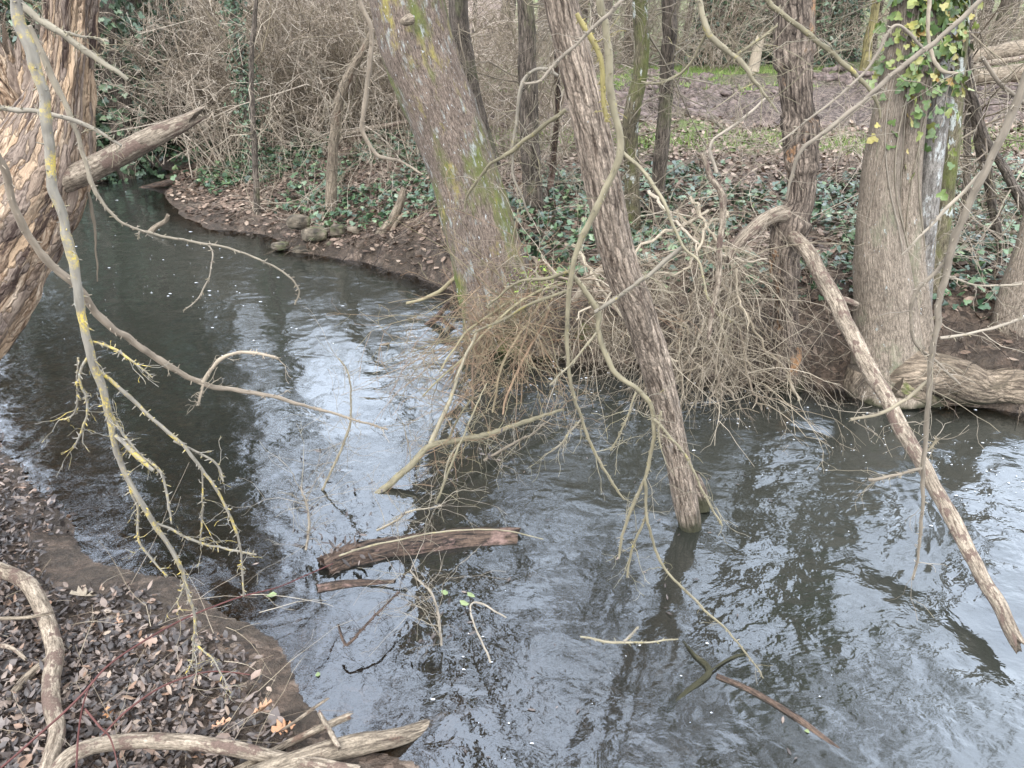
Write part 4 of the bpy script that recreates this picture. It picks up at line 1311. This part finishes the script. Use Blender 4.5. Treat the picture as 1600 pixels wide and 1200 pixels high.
branch('hanging_branch', 'yellowish twig sloping down left from behind the slanting trunk over the lichen trunk', m_greentw, [([(885, 172), (840, 205), (800, 235), (765, 258), (735, 300), (725, 330)], [3.1, 3.3], [7, 7, 7, 5, 4, 3])], nt=6, tl=.25, tr=.002)
branch('hanging_branch', 'arching olive twig left of the upper slanting trunk', m_greentw, [([(870, 118), (850, 108), (830, 112), (815, 135), (808, 190), (800, 260), (815, 310), (830, 345)], [3.2], [6, 6, 6, 6, 5, 4, 3, 2])], nt=6, tl=.25, tr=.002)
branch('hanging_branch', 'bent yellow-green branch against the muddy field at top centre right', m_greentw, [
    ([(1085, -40), (1092, 0), (1103, 45), (1122, 68), (1145, 86), (1165, 108), (1185, 135), (1215, 175)], [2.8], [9, 9, 10, 9, 8, 7, 6, 3]), ([(1147, 88), (1180, 65), (1215, 40)], [2.8], [5, 5, 4]), ([(1103, 55), (1080, 100), (1040, 125), (1000, 128)], [2.8, 3.0], [5, 5, 4, 3])], nt=7, tl=.25, tr=.0018)
branch('hanging_branch', 'olive branch running from the top diagonally across the ringed dead trunk', m_greentw, [([(1180, -20), (1205, 5), (1265, 55), (1310, 92), (1350, 128), (1372, 160), (1376, 185)], [2.9], [8, 8, 8, 8, 7, 5, 3])], nt=4, tl=.2, tr=.002)
branch('hanging_branch', 'long grey stem sweeping diagonally from top right across the ivy to the ringed trunk', m_greytw, [
    ([(1600, -60), (1540, -5), (1480, 48), (1400, 112), (1340, 165), (1285, 208), (1255, 232), (1238, 270), (1230, 310)], [2.4, 2.6], [8, 8, 8, 8, 8, 7, 6, 5, 3]), ([(1440, 75), (1400, 40), (1360, 100), (1300, 160), (1215, 225)], [2.6], [5, 5, 5, 4, 3])], nt=5, tl=.2, tr=.0016)
branch('hanging_branch', 'pale slender creeper stem looping down in front of the ivy leaves', m_cream, [([(1453, -30), (1452, 0), (1450, 50), (1455, 80), (1466, 105), (1480, 114), (1497, 115)], [4.55], [6, 6, 6, 6, 6, 5, 4])])
branch('hanging_branch', 'near brown stem drooping down right side to a reddish whip-like tip over the water', m_greytw, [
    ([(1640, 20), (1600, 130), (1560, 225), (1520, 310), (1490, 385), (1470, 470), (1460, 540), (1450, 620), (1443, 700), (1442, 780), (1438, 850), (1427, 905)], [2.1, 2.3], [13, 13, 13, 12, 12, 10, 9, 8, 7, 6, 5, 3]),
    ([(1452, 598), (1410, 630), (1370, 648), (1330, 656)], [2.25], [6, 6, 5, 5]), ([(1443, 712), (1455, 700), (1465, 688)], [2.25], [4, 4, 5]), ([(1440, 732), (1410, 740), (1355, 748)], [2.25], [5, 5, 5]),
    ([(1500, 365), (1470, 420), (1430, 460), (1425, 510), (1440, 545), (1470, 570), (1500, 600)], [2.25], [8, 7, 6, 6, 5, 4, 3]), ([(1480, 430), (1530, 445), (1600, 445)], [2.3], [4, 3, 3]), ([(1470, 530), (1530, 520), (1600, 498)], [2.3], [5, 5, 4]), ([(1545, 260), (1480, 320), (1410, 395)], [2.2], [8, 6, 3]),
    ([(1600, 160), (1560, 130), (1530, 90)], [2.2], [8, 6, 5])], nt=7, tl=.18, tr=.0016)
branch('hanging_stick', 'bare pale stick dangling upright before the grey twig tangle', m_stick, [([(1097, 240), (1110, 275), (1127, 310), (1126, 380), (1120, 440), (1113, 490), (1108, 532)], [4.2], [7, 9, 11, 10, 9, 8, 5])], cat='stick')
branch('twig', 'dark twig ending below the pale dangling stick top, reaching right', m_greytw, [([(1120, 270), (1112, 225), (1150, 195), (1200, 150)], [4.3], [6, 5, 5, 3])], nt=4, tl=.3, tr=.002)

# half-sunk olive branch with many shoots
branch('sunken_branch', 'olive forked branch rising out of the water below the orange shoots', m_greentw, [
    ([(585, 778), (598, 765), (640, 730), (672, 698), (720, 688), (770, 676), (830, 655), (880, 640)], [3.62, 3.66, 3.75, 3.85, 3.95, 4.1, 4.3, 4.5], [12, 12, 11, 11, 9, 8, 7, 4]),
    ([(672, 698), (692, 650), (706, 615), (722, 570), (745, 520)], [3.85, 4.1, 4.6], [9, 7, 6, 5, 4]), ([(700, 690), (715, 655), (740, 620)], [3.9], [4, 3, 2]), ([(720, 690), (700, 720), (690, 780)], [3.9, 3.7], [3, 3, 2])], nt=18, tl=.35, tr=.002, levels=2, tmat=m_orange, lo=.15)
for k, (lb, pa, Y) in enumerate([('thin weed-hung twig standing in the water left of the olive forked branch', [(505, 765), (530, 705), (548, 650), (545, 590), (530, 560)], [3.66, 3.75, 3.8]),
                                 ('wispy yellowish twig standing in water right of the olive forked branch', [(680, 785), (700, 740), (725, 680), (760, 600)], [3.5, 3.6, 3.9]),
                                 ('dead twig with black leaves just above the left half of floating log', [(480, 860), (483, 820), (478, 785), (470, 760)], [3.06, 3.1]),
                                 ('low twig with clotted leaves in water above the middle of floating log', [(590, 830), (620, 815), (640, 800), (690, 790)], [3.25, 3.3]),
                                 ('twig trapping dark leaves between olive forked branch and slanting trunk', [(755, 720), (790, 700), (830, 680), (850, 660)], [3.75, 3.85]),
                                 ('bare twiggy shoot in shallow water right of small broken wood', [(690, 1010), (685, 960), (672, 925), (640, 890)], [2.45, 2.55])]):
    t = branch('water_twig', lb, m_greentw if k == 1 else m_greytw, [(pa, Y, [4, 4, 3, 2])], nt=16, tl=.3, tr=.0016, levels=1, cat='twig', lo=.05)
    mb = MB()
    q = np.array([at(pa[0][0] + rng.normal() * 26, pa[0][1] - abs(rng.normal()) * 34, Y[0]) for _ in range(22)])
    leaves(mb, q, rng.uniform(.02, .045, 22), tpl=LEAF_LONG, tilt=1.5, rnd=rng.uniform(0, .5, 22))
    mb.build('dead_leaves', m_litter, t)

# ------------------------------------------------------------------ logs and sticks in and beside the water
def log(name, label, mt, path, w, z=None, Y=None, sides=20, n=60, disp=None, jag=.03, cat='log', group=None, wob=.02, parent=None, seed=0):
    pts = np.array([G(p[0], p[1], (z if np.isscalar(z) else z[i])) if z is not None else at(p[0], p[1], Y) for i, p in enumerate(path)])
    rad = np.array([wi * .5 * depth(p) / F for wi, p in zip(np.interp(np.linspace(0, 1, len(path)), np.linspace(0, 1, len(w)), w), pts)])
    mb = MB()
    P, R, _ = mb.limb(pts, rad, n, sides, disp or lumpy(.012, (16, 16, 5)), jag, jag, wob, seed or int(path[0][0]) + 1)
    o = mb.build(name, mt, parent, None if parent else pts[0])
    if not parent:
        tag(o, label, cat, group)
    return o, P, R


o, P, R = log('floating_log', 'dark bark-covered log floating in mid-stream with debris at its left end', m_wet, [(508, 890), (560, 872), (650, 855), (740, 844), (808, 842)], [40, 46, 44, 40, 34], -.012, disp=fissure(.012, (22, 22, 4), .02), n=110, sides=36, jag=.05)
mb = MB()
q = P[:12:4][rng.integers(0, 3, 60)] + rng.normal(size=(60, 3)) * [.07, .04, .02] + [0.06, .06, .05]
leaves(mb, q, rng.uniform(.03, .07, 60), tpl=LEAF_LONG, tilt=1.0, rnd=rng.uniform(.1, .9, 60))
tag(mb.build('leaf_debris', m_litter, None, q[0]), 'clump of dead leaves caught on the left end of floating log', 'debris')
log('floating_branch', 'small broken piece of dark wood beside the left end of floating log', m_wet, [(498, 922), (540, 915), (615, 911)], [18, 15, 10], -.008, cat='wood')
branch('fallen_twig', 'thin yellowish stem lying along the top of the floating log', m_greentw, [([(530, 868), (590, 850), (650, 838), (720, 828), (790, 829), (850, 842)], [2.98, 3.0, 3.1], [3, 3, 2.8, 2.4, 2, 1.6])], cat='twig', wob=.01)
Lg = [('fallen_stick', 'thick tan crooked stick lying on the leaves along the left edge', m_stick, [(-20, 880), (0, 890), (38, 908), (60, 938), (78, 980), (86, 1020), (80, 1060), (80, 1100), (90, 1140), (86, 1170), (72, 1215)], [22, 25, 26, 24], .16),
      ('fallen_stick', 'long pale barkless branch arching along the bottom edge of the bank', m_stick, [(85, 1210), (110, 1182), (160, 1164), (250, 1156), (350, 1166), (450, 1186), (560, 1206)], [22, 25, 26, 24, 22], [.16, .18, .2, .2, .16, .12, .1]),
      ('fallen_log', 'wet brown broken log running from the bank into the shallow water', m_wood, [(390, 1215), (480, 1184), (560, 1162), (610, 1154), (655, 1142), (700, 1120)], [30, 34, 30, 18], [.14, .1, .05, .03, -.01, -.06]),
      ('fallen_stick', 'straight grey stick pointing from the bank to the water above the wet broken log', m_wood, [(365, 1205), (450, 1162), (546, 1119)], [11, 13, 10], [.1, .08, .06]),
      ('fallen_stick', 'dark grey stick passing under the thick tan crooked stick', m_wood, [(0, 1118), (40, 1062), (72, 1034), (108, 1008)], [14, 15, 13], .10),
      ('fallen_stick', 'short tan stick stub lying across the straight grey stick', m_stick, [(499, 1114), (515, 1142), (531, 1170)], [7, 8, 7], [.1, .12, .12]),
      ('fallen_stick', 'thin dark twig with a bent tip near the shore', m_wood, [(440, 1140), (475, 1118), (510, 1094)], [5, 5, 4], .09),
      ('fallen_stick', 'thin grey twig lying level by the left edge under the tan crooked stick bend', m_wood, [(-10, 968), (40, 966), (80, 958)], [6, 6, 5], .22),
      ('fallen_stick', 'short yellowish twig at the left edge between two larger sticks', m_stick, [(-10, 1008), (15, 1012), (40, 1030)], [8, 7, 5], .18),
      ('fallen_stick', 'brown rotten stick crossing the lower left corner', m_wood, [(-10, 1120), (20, 1150), (50, 1190), (70, 1230)], [16, 14, 12], .1)]
for nm, lb, mt, pa, w, z in Lg:
    log(nm, lb, mt, pa, w, z, cat='log' if nm == 'fallen_log' else 'stick', wob=.015, n=70, sides=18)
for lb, pa, z in [('dark red bramble stem arching over the leaves from the bottom left toward the floating log', [(-10, 1210), (60, 1150), (130, 1085), (170, 1040), (230, 1000), (300, 962), (370, 934), (440, 915), (520, 880)], [.3, .4, .45, .48, .46, .4, .36, .3, .2]),
                  ('brown bramble stem rising from the bottom edge to the arching red stem', [(118, 1210), (122, 1150), (130, 1100), (145, 1062)], [.2, .3, .4, .47]), ('dark stem bending down right to the long pale branch', [(133, 1108), (155, 1135), (172, 1155), (186, 1210)], [.42, .42, .38, .3]),
                  ('short red bramble shoot crossing the leaves toward the shore', [(160, 1150), (200, 1110), (260, 1070), (330, 1050), (390, 1055)], [.2, .22, .2, .16, .12])]:
    log('bramble_stem', lb, m_redst, pa, [3.4, 3.4, 2.8, 1.6], z, sides=6, n=50, disp=lumpy(.0015), jag=0, cat='bramble', wob=.01)
mb = MB()
k = 46
S = np.array([G(rng.uniform(-40, 420), rng.uniform(900, 1230), .1) for _ in range(k)])
bush(mb, S, np.stack([rng.normal(.4, .8, k), rng.normal(.2, .7, k), rng.uniform(0, .4, k)], -1), rng.uniform(.15, .6, k), rng.uniform(.001, .0022, k), [dict(per=1, ratio=.5, spread=.8, n=5, wig=.2)], 7, .12, .06, sides=(4, 3), rmin=.0008)
tag(mb.build('dry_stems', m_brush), 'thin dry stems and grass stalks strewn over the near bank', 'dry stems', kind='stuff')

# near leaf litter
mb = MB()
P, d = scatter(90000, (-4.2, -.3), (1.4, 5.2), lambda X, Y, d, far, near, leftb, fld: near & (d > -.02 + .3 * nz2(X, Y, 1.4, 91) * (Y < 3.2)) & (rng.random(len(X)) < sstep(.0, .6, d) * .8 + .14))
n1 = len(P) // 2
up_ = [0, 0, 1] * rng.uniform(.004, .03, (len(P), 1))
leaves(mb, P[:n1] + up_[:n1], rng.uniform(.028, .058, n1), tpl=LEAF_LONG, tilt=.5)
leaves(mb, P[n1:] + up_[n1:], rng.uniform(.018, .043, len(P) - n1), tpl=LEAF_OVAL, tilt=.55, rnd=rng.random(len(P) - n1) ** 1.3)
k = rng.choice(len(P), 420, replace=False)
leaves(mb, P[k] + [0, 0, .022], rng.uniform(.045, .085, 420), tpl=LEAF_OVAL, tilt=.4, rnd=rng.uniform(.5, .97, 420))
k = rng.choice(len(P), 70, replace=False)
leaves(mb, P[k] + [0, 0, .026], rng.uniform(.06, .10, 70), tpl=LEAF_OAK, tilt=.35, rnd=rng.uniform(.6, .96, 70))
tag(mb.build('near_leaf_litter', m_litter), 'dark wet fallen leaves covering the near bank', 'fallen leaves', kind='stuff')
for lb, px, py, s in [('orange oak leaf lying highest right on the bank by the shore', 392, 1117, .095), ('orange lobed oak leaf beside the long pale branch', 325, 1140, .085), ('pale tan oak leaf near the wet broken log', 462, 1132, .09), ('small orange leaf in the middle of the leaf-covered bank', 168, 1103, .06),
                      ('red-brown curled leaf behind the thick tan crooked stick', 50, 952, .08), ('pinkish tan oak leaf near the water, upper part of the bank', 193, 972, .07), ('large bleached leaf flat on the upper bank', 152, 930, .11)]:
    p = G(px, py, 0)
    p = G(px, py, gz(p[0], p[1]) + .03)
    mb = MB()
    leaves(mb, p[None], s, tpl=LEAF_OAK, tilt=.25)
    tag(mb.build('oak_leaf', m_oak if 'bleached' not in lb else m_cream, None, p), lb, 'leaf')
for lb, px, py, s in [('pale green leaf floating, largest of the cluster in mid-stream', 718, 938, .07), ('green leaf floating at the right of the mid-stream cluster', 730, 925, .05), ('green leaf floating at the top left of the mid-stream cluster', 700, 928, .05),
                      ('green leaf floating left of the small broken wood', 433, 928, .05), ('small yellow-green leaf in the shallows by the shore', 497, 1057, .035), ('pale green leaf low in the frame by the sunken stick', 1262, 1145, .05)]:
    p = G(px, py, .006)
    mb = MB()
    leaves(mb, p[None], s, tpl=LEAF_OVAL, tilt=.12)
    tag(mb.build('floating_leaf', m_float, None, p), lb, 'leaf')

# rocks at the far waterline
def rock(p, r, seed):
    u = np.linspace(0, math.pi, 14)[:, None]
    v = np.linspace(0, 2 * math.pi, 20, endpoint=False)[None, :]
    N = np.stack([np.sin(u) * np.cos(v), np.sin(u) * np.sin(v), np.cos(u) + 0 * v], -1)
    q = np.sign(N) * np.abs(N) ** .7
    V = q * np.asarray(r) * (0.75 + .55 * fbm(N * 1.6 + seed, 3, seed))[..., None] + p
    idx = np.arange(14 * 20).reshape(14, 20)
    a, b_ = idx[:-1], idx[1:]
    return MB().add(V, np.stack([a, np.roll(a, -1, 1), np.roll(b_, -1, 1), b_], -1).reshape(-1, 4), V).build('rock', m_rock, None, p, smooth=False)


for k, (px, py, sx, sz, lb) in enumerate([(492, 366, .17, .09, 'flat grey slab of rock, largest among the stones at far waterline'), (466, 347, .14, .10, 'mossy brown rock at the top left of the far stones'), (528, 360, .10, .09, 'round tan rock at the right of the flat slab'),
                                          (520, 386, .12, .09, 'brown rock overhanging the water below the round tan rock'), (474, 392, .13, .07, 'dark wet rock at the waterline under the flat slab'), (438, 384, .11, .05, 'low grey rock half in the water, leftmost of far stones'), (553, 360, .09, .06, 'small mossy rock, rightmost of far stones')]):
    p = at(px, py, 8.55 - .004 * (py - 360))
    tag(rock(p, (sx * .85, sx * .7, sz * .75), 40 + k), lb, 'rock')

for nm, lb, mt, pa, w, Y in [('bank_log', 'short tan log leaning on the far bank between stones and lichen tree', m_wood, [(632, 295), (622, 325), (608, 350), (588, 374)], [10, 14, 16, 16], 8.4), ('bank_log', 'thin forked root beside the short tan log', m_wood, [(640, 330), (625, 340), (608, 368)], [6, 7, 5], 8.35),
                             ('driftwood', 'broken grey branch sticking up from calm water near the bend', m_wood, [(222, 390), (232, 368), (245, 354), (258, 346), (263, 336)], [16, 12, 8, 7, 6], 9.2), ('driftwood', 'dark mossy log lying across the water at the bend', m_wet, [(200, 302), (230, 294), (262, 285), (290, 276)], [7, 9, 10, 8], 11.8),
                             ('driftwood', 'dark sunken branch sticking out of water left of the lichen tree foot', m_wet, [(655, 515), (680, 500), (695, 480), (715, 455), (740, 425)], [6, 10, 8, 7, 6], 6.2), ('driftwood', 'low reddish twig reaching over the water toward the dark sunken branch', m_orange, [(636, 474), (665, 466), (690, 452), (722, 425)], [4, 5, 6, 7], 6.5),
                             ('driftwood', 'dark curved branch dipping in the water by the lichen tree foot', m_wet, [(690, 498), (705, 512), (722, 520), (745, 505)], [6, 7, 6, 5], 6.1), ('driftwood', 'short floating stick in the bright reflection', m_wood, [(566, 552), (582, 546), (608, 536)], [8, 8, 4], 5.75),
                             ('fallen_branch', 'fallen pale bough lying behind the twigs near the lichen tree', m_stick, [(540, 210), (580, 200), (640, 190)], [8, 8, 6], 11.0), ('driftwood', 'pale split stick leaning in the root hollow behind the slanting trunk', m_cream, [(895, 470), (920, 440), (945, 415)], [10, 14, 10], 5.5)]:
    log(nm, lb, mt, pa, w, None, Y, cat='driftwood' if nm == 'driftwood' else 'log', sides=14, n=40, wob=.04)
t = thing('sunken_stick', G(1110, 1050), 'grey forked stick just breaking the surface low in the frame', 'stick')
log('stem', '', m_root, [(1040, 1112), (1070, 1083), (1108, 1050), (1085, 1022), (1068, 1003)], [5, 7, 9, 6, 4], [-.02, -.002, .004, .004, -.004], parent=t, jag=.01)
log('side_branch', '', m_root, [(1108, 1050), (1140, 1030), (1180, 1018)], [4, 4, 2], [.012, .006, -.01], parent=t, jag=.01, n=24)
log('side_branch', '', m_wet, [(1120, 1058), (1180, 1085), (1250, 1125), (1320, 1180)], [10, 10, 8], [.0, -.004, .0, -.012], parent=t, jag=.01)
branch('floating_twig', 'thin olive twig floating beside the forked sunken stick', m_greentw, [([(905, 995), (960, 1003), (1010, 1002), (1060, 998)], [2.37], [3, 4, 3, 2]), ([(975, 1003), (1000, 980)], [2.37, 2.43], [4, 3])], cat='twig')
branch('floating_twig', 'thin brown forked twig floating near the mid-stream green leaves', m_greytw, [([(765, 1035), (752, 1000), (735, 955), (745, 940), (790, 965)], [2.28, 2.4, 2.58, 2.64, 2.54], [3, 3, 3, 3, 2])], cat='twig')
branch('floating_twig', 'black thin twig lying in the shallows below the floating log', m_wet, [([(530, 975), (538, 1003), (548, 1003), (580, 968), (625, 925)], [2.48, 2.41, 2.41, 2.5, 2.66], [3, 5, 5, 4, 3])], nt=6, tl=.15, tr=.0014, cat='twig')

# foam flecks
mb = MB()
pts = []
for (cx, cy, sx, sy, k) in [(1450, 720, 120, 60, 60), (1400, 690, 200, 40, 60), (270, 420, 90, 50, 60), (160, 430, 60, 60, 30), (450, 500, 90, 40, 24), (1000, 1080, 160, 60, 14), (880, 600, 70, 12, 60), (1180, 640, 90, 20, 50), (760, 1030, 40, 80, 14), (1550, 760, 60, 30, 40)]:
    for _ in range(k):
        p = G(cx + rng.normal() * sx, cy + rng.normal() * sy, .004)
        pts.append(p)
pts = np.array(pts)
dd, _ = shore(pts[:, 0], pts[:, 1])
pts = pts[dd < -.05]
th = np.linspace(0, 2 * math.pi, 8, endpoint=False)
ring = np.stack([np.cos(th), np.sin(th), 0 * th], -1)
s = (.0015 + .008 * rng.random(len(pts)) ** 4) * (0.6 + .12 * pts[:, 1])
V = np.concatenate([pts[:, None, :] + [0, 0, .004], pts[:, None, :] + ring[None] * s[:, None, None] * rng.uniform(.5, 1.4, (len(pts), 8, 1)) * [1.3, .8, 1]], 1)
fq = np.array([(0, 1 + i, 1 + (i + 1) % 8) for i in range(8)])
mb.add(V, (fq[None] + (np.arange(len(pts)) * 9)[:, None, None]).reshape(-1, 3))
q = np.array([G(rng.uniform(380, 1250), rng.uniform(700, 1190), .004) for _ in range(160)])
dd, _ = shore(q[:, 0], q[:, 1])
q = q[(dd < -.02) & (nz2(q[:, 0], q[:, 1], 2.5, 99) > .52)]
ms = MB()
leaves(ms, q, rng.uniform(.012, .04, len(q)), tpl=LEAF_LONG, tilt=.12, rnd=rng.uniform(.1, .85, len(q)))
tag(ms.build('floating_scraps', m_litter), 'small brown leaf scraps drifting on the stream', 'leaf scraps', kind='stuff')
tag(mb.build('foam', m_foam), 'white flecks of foam drifting on the stream', 'foam', kind='stuff')

# moss tuft by the lichen tree
p = at(835, 440, 5.8)
mb = MB()
q = p + rng.normal(size=(260, 3)) * [.12, .06, .08]
leaves(mb, q, rng.uniform(.02, .05, 260), tpl=LEAF_LONG, tilt=1.0)
tag(mb.build('moss_clump', m_fern, None, p), 'bright green moss clump at the foot of the lichen tree', 'moss', kind='stuff')
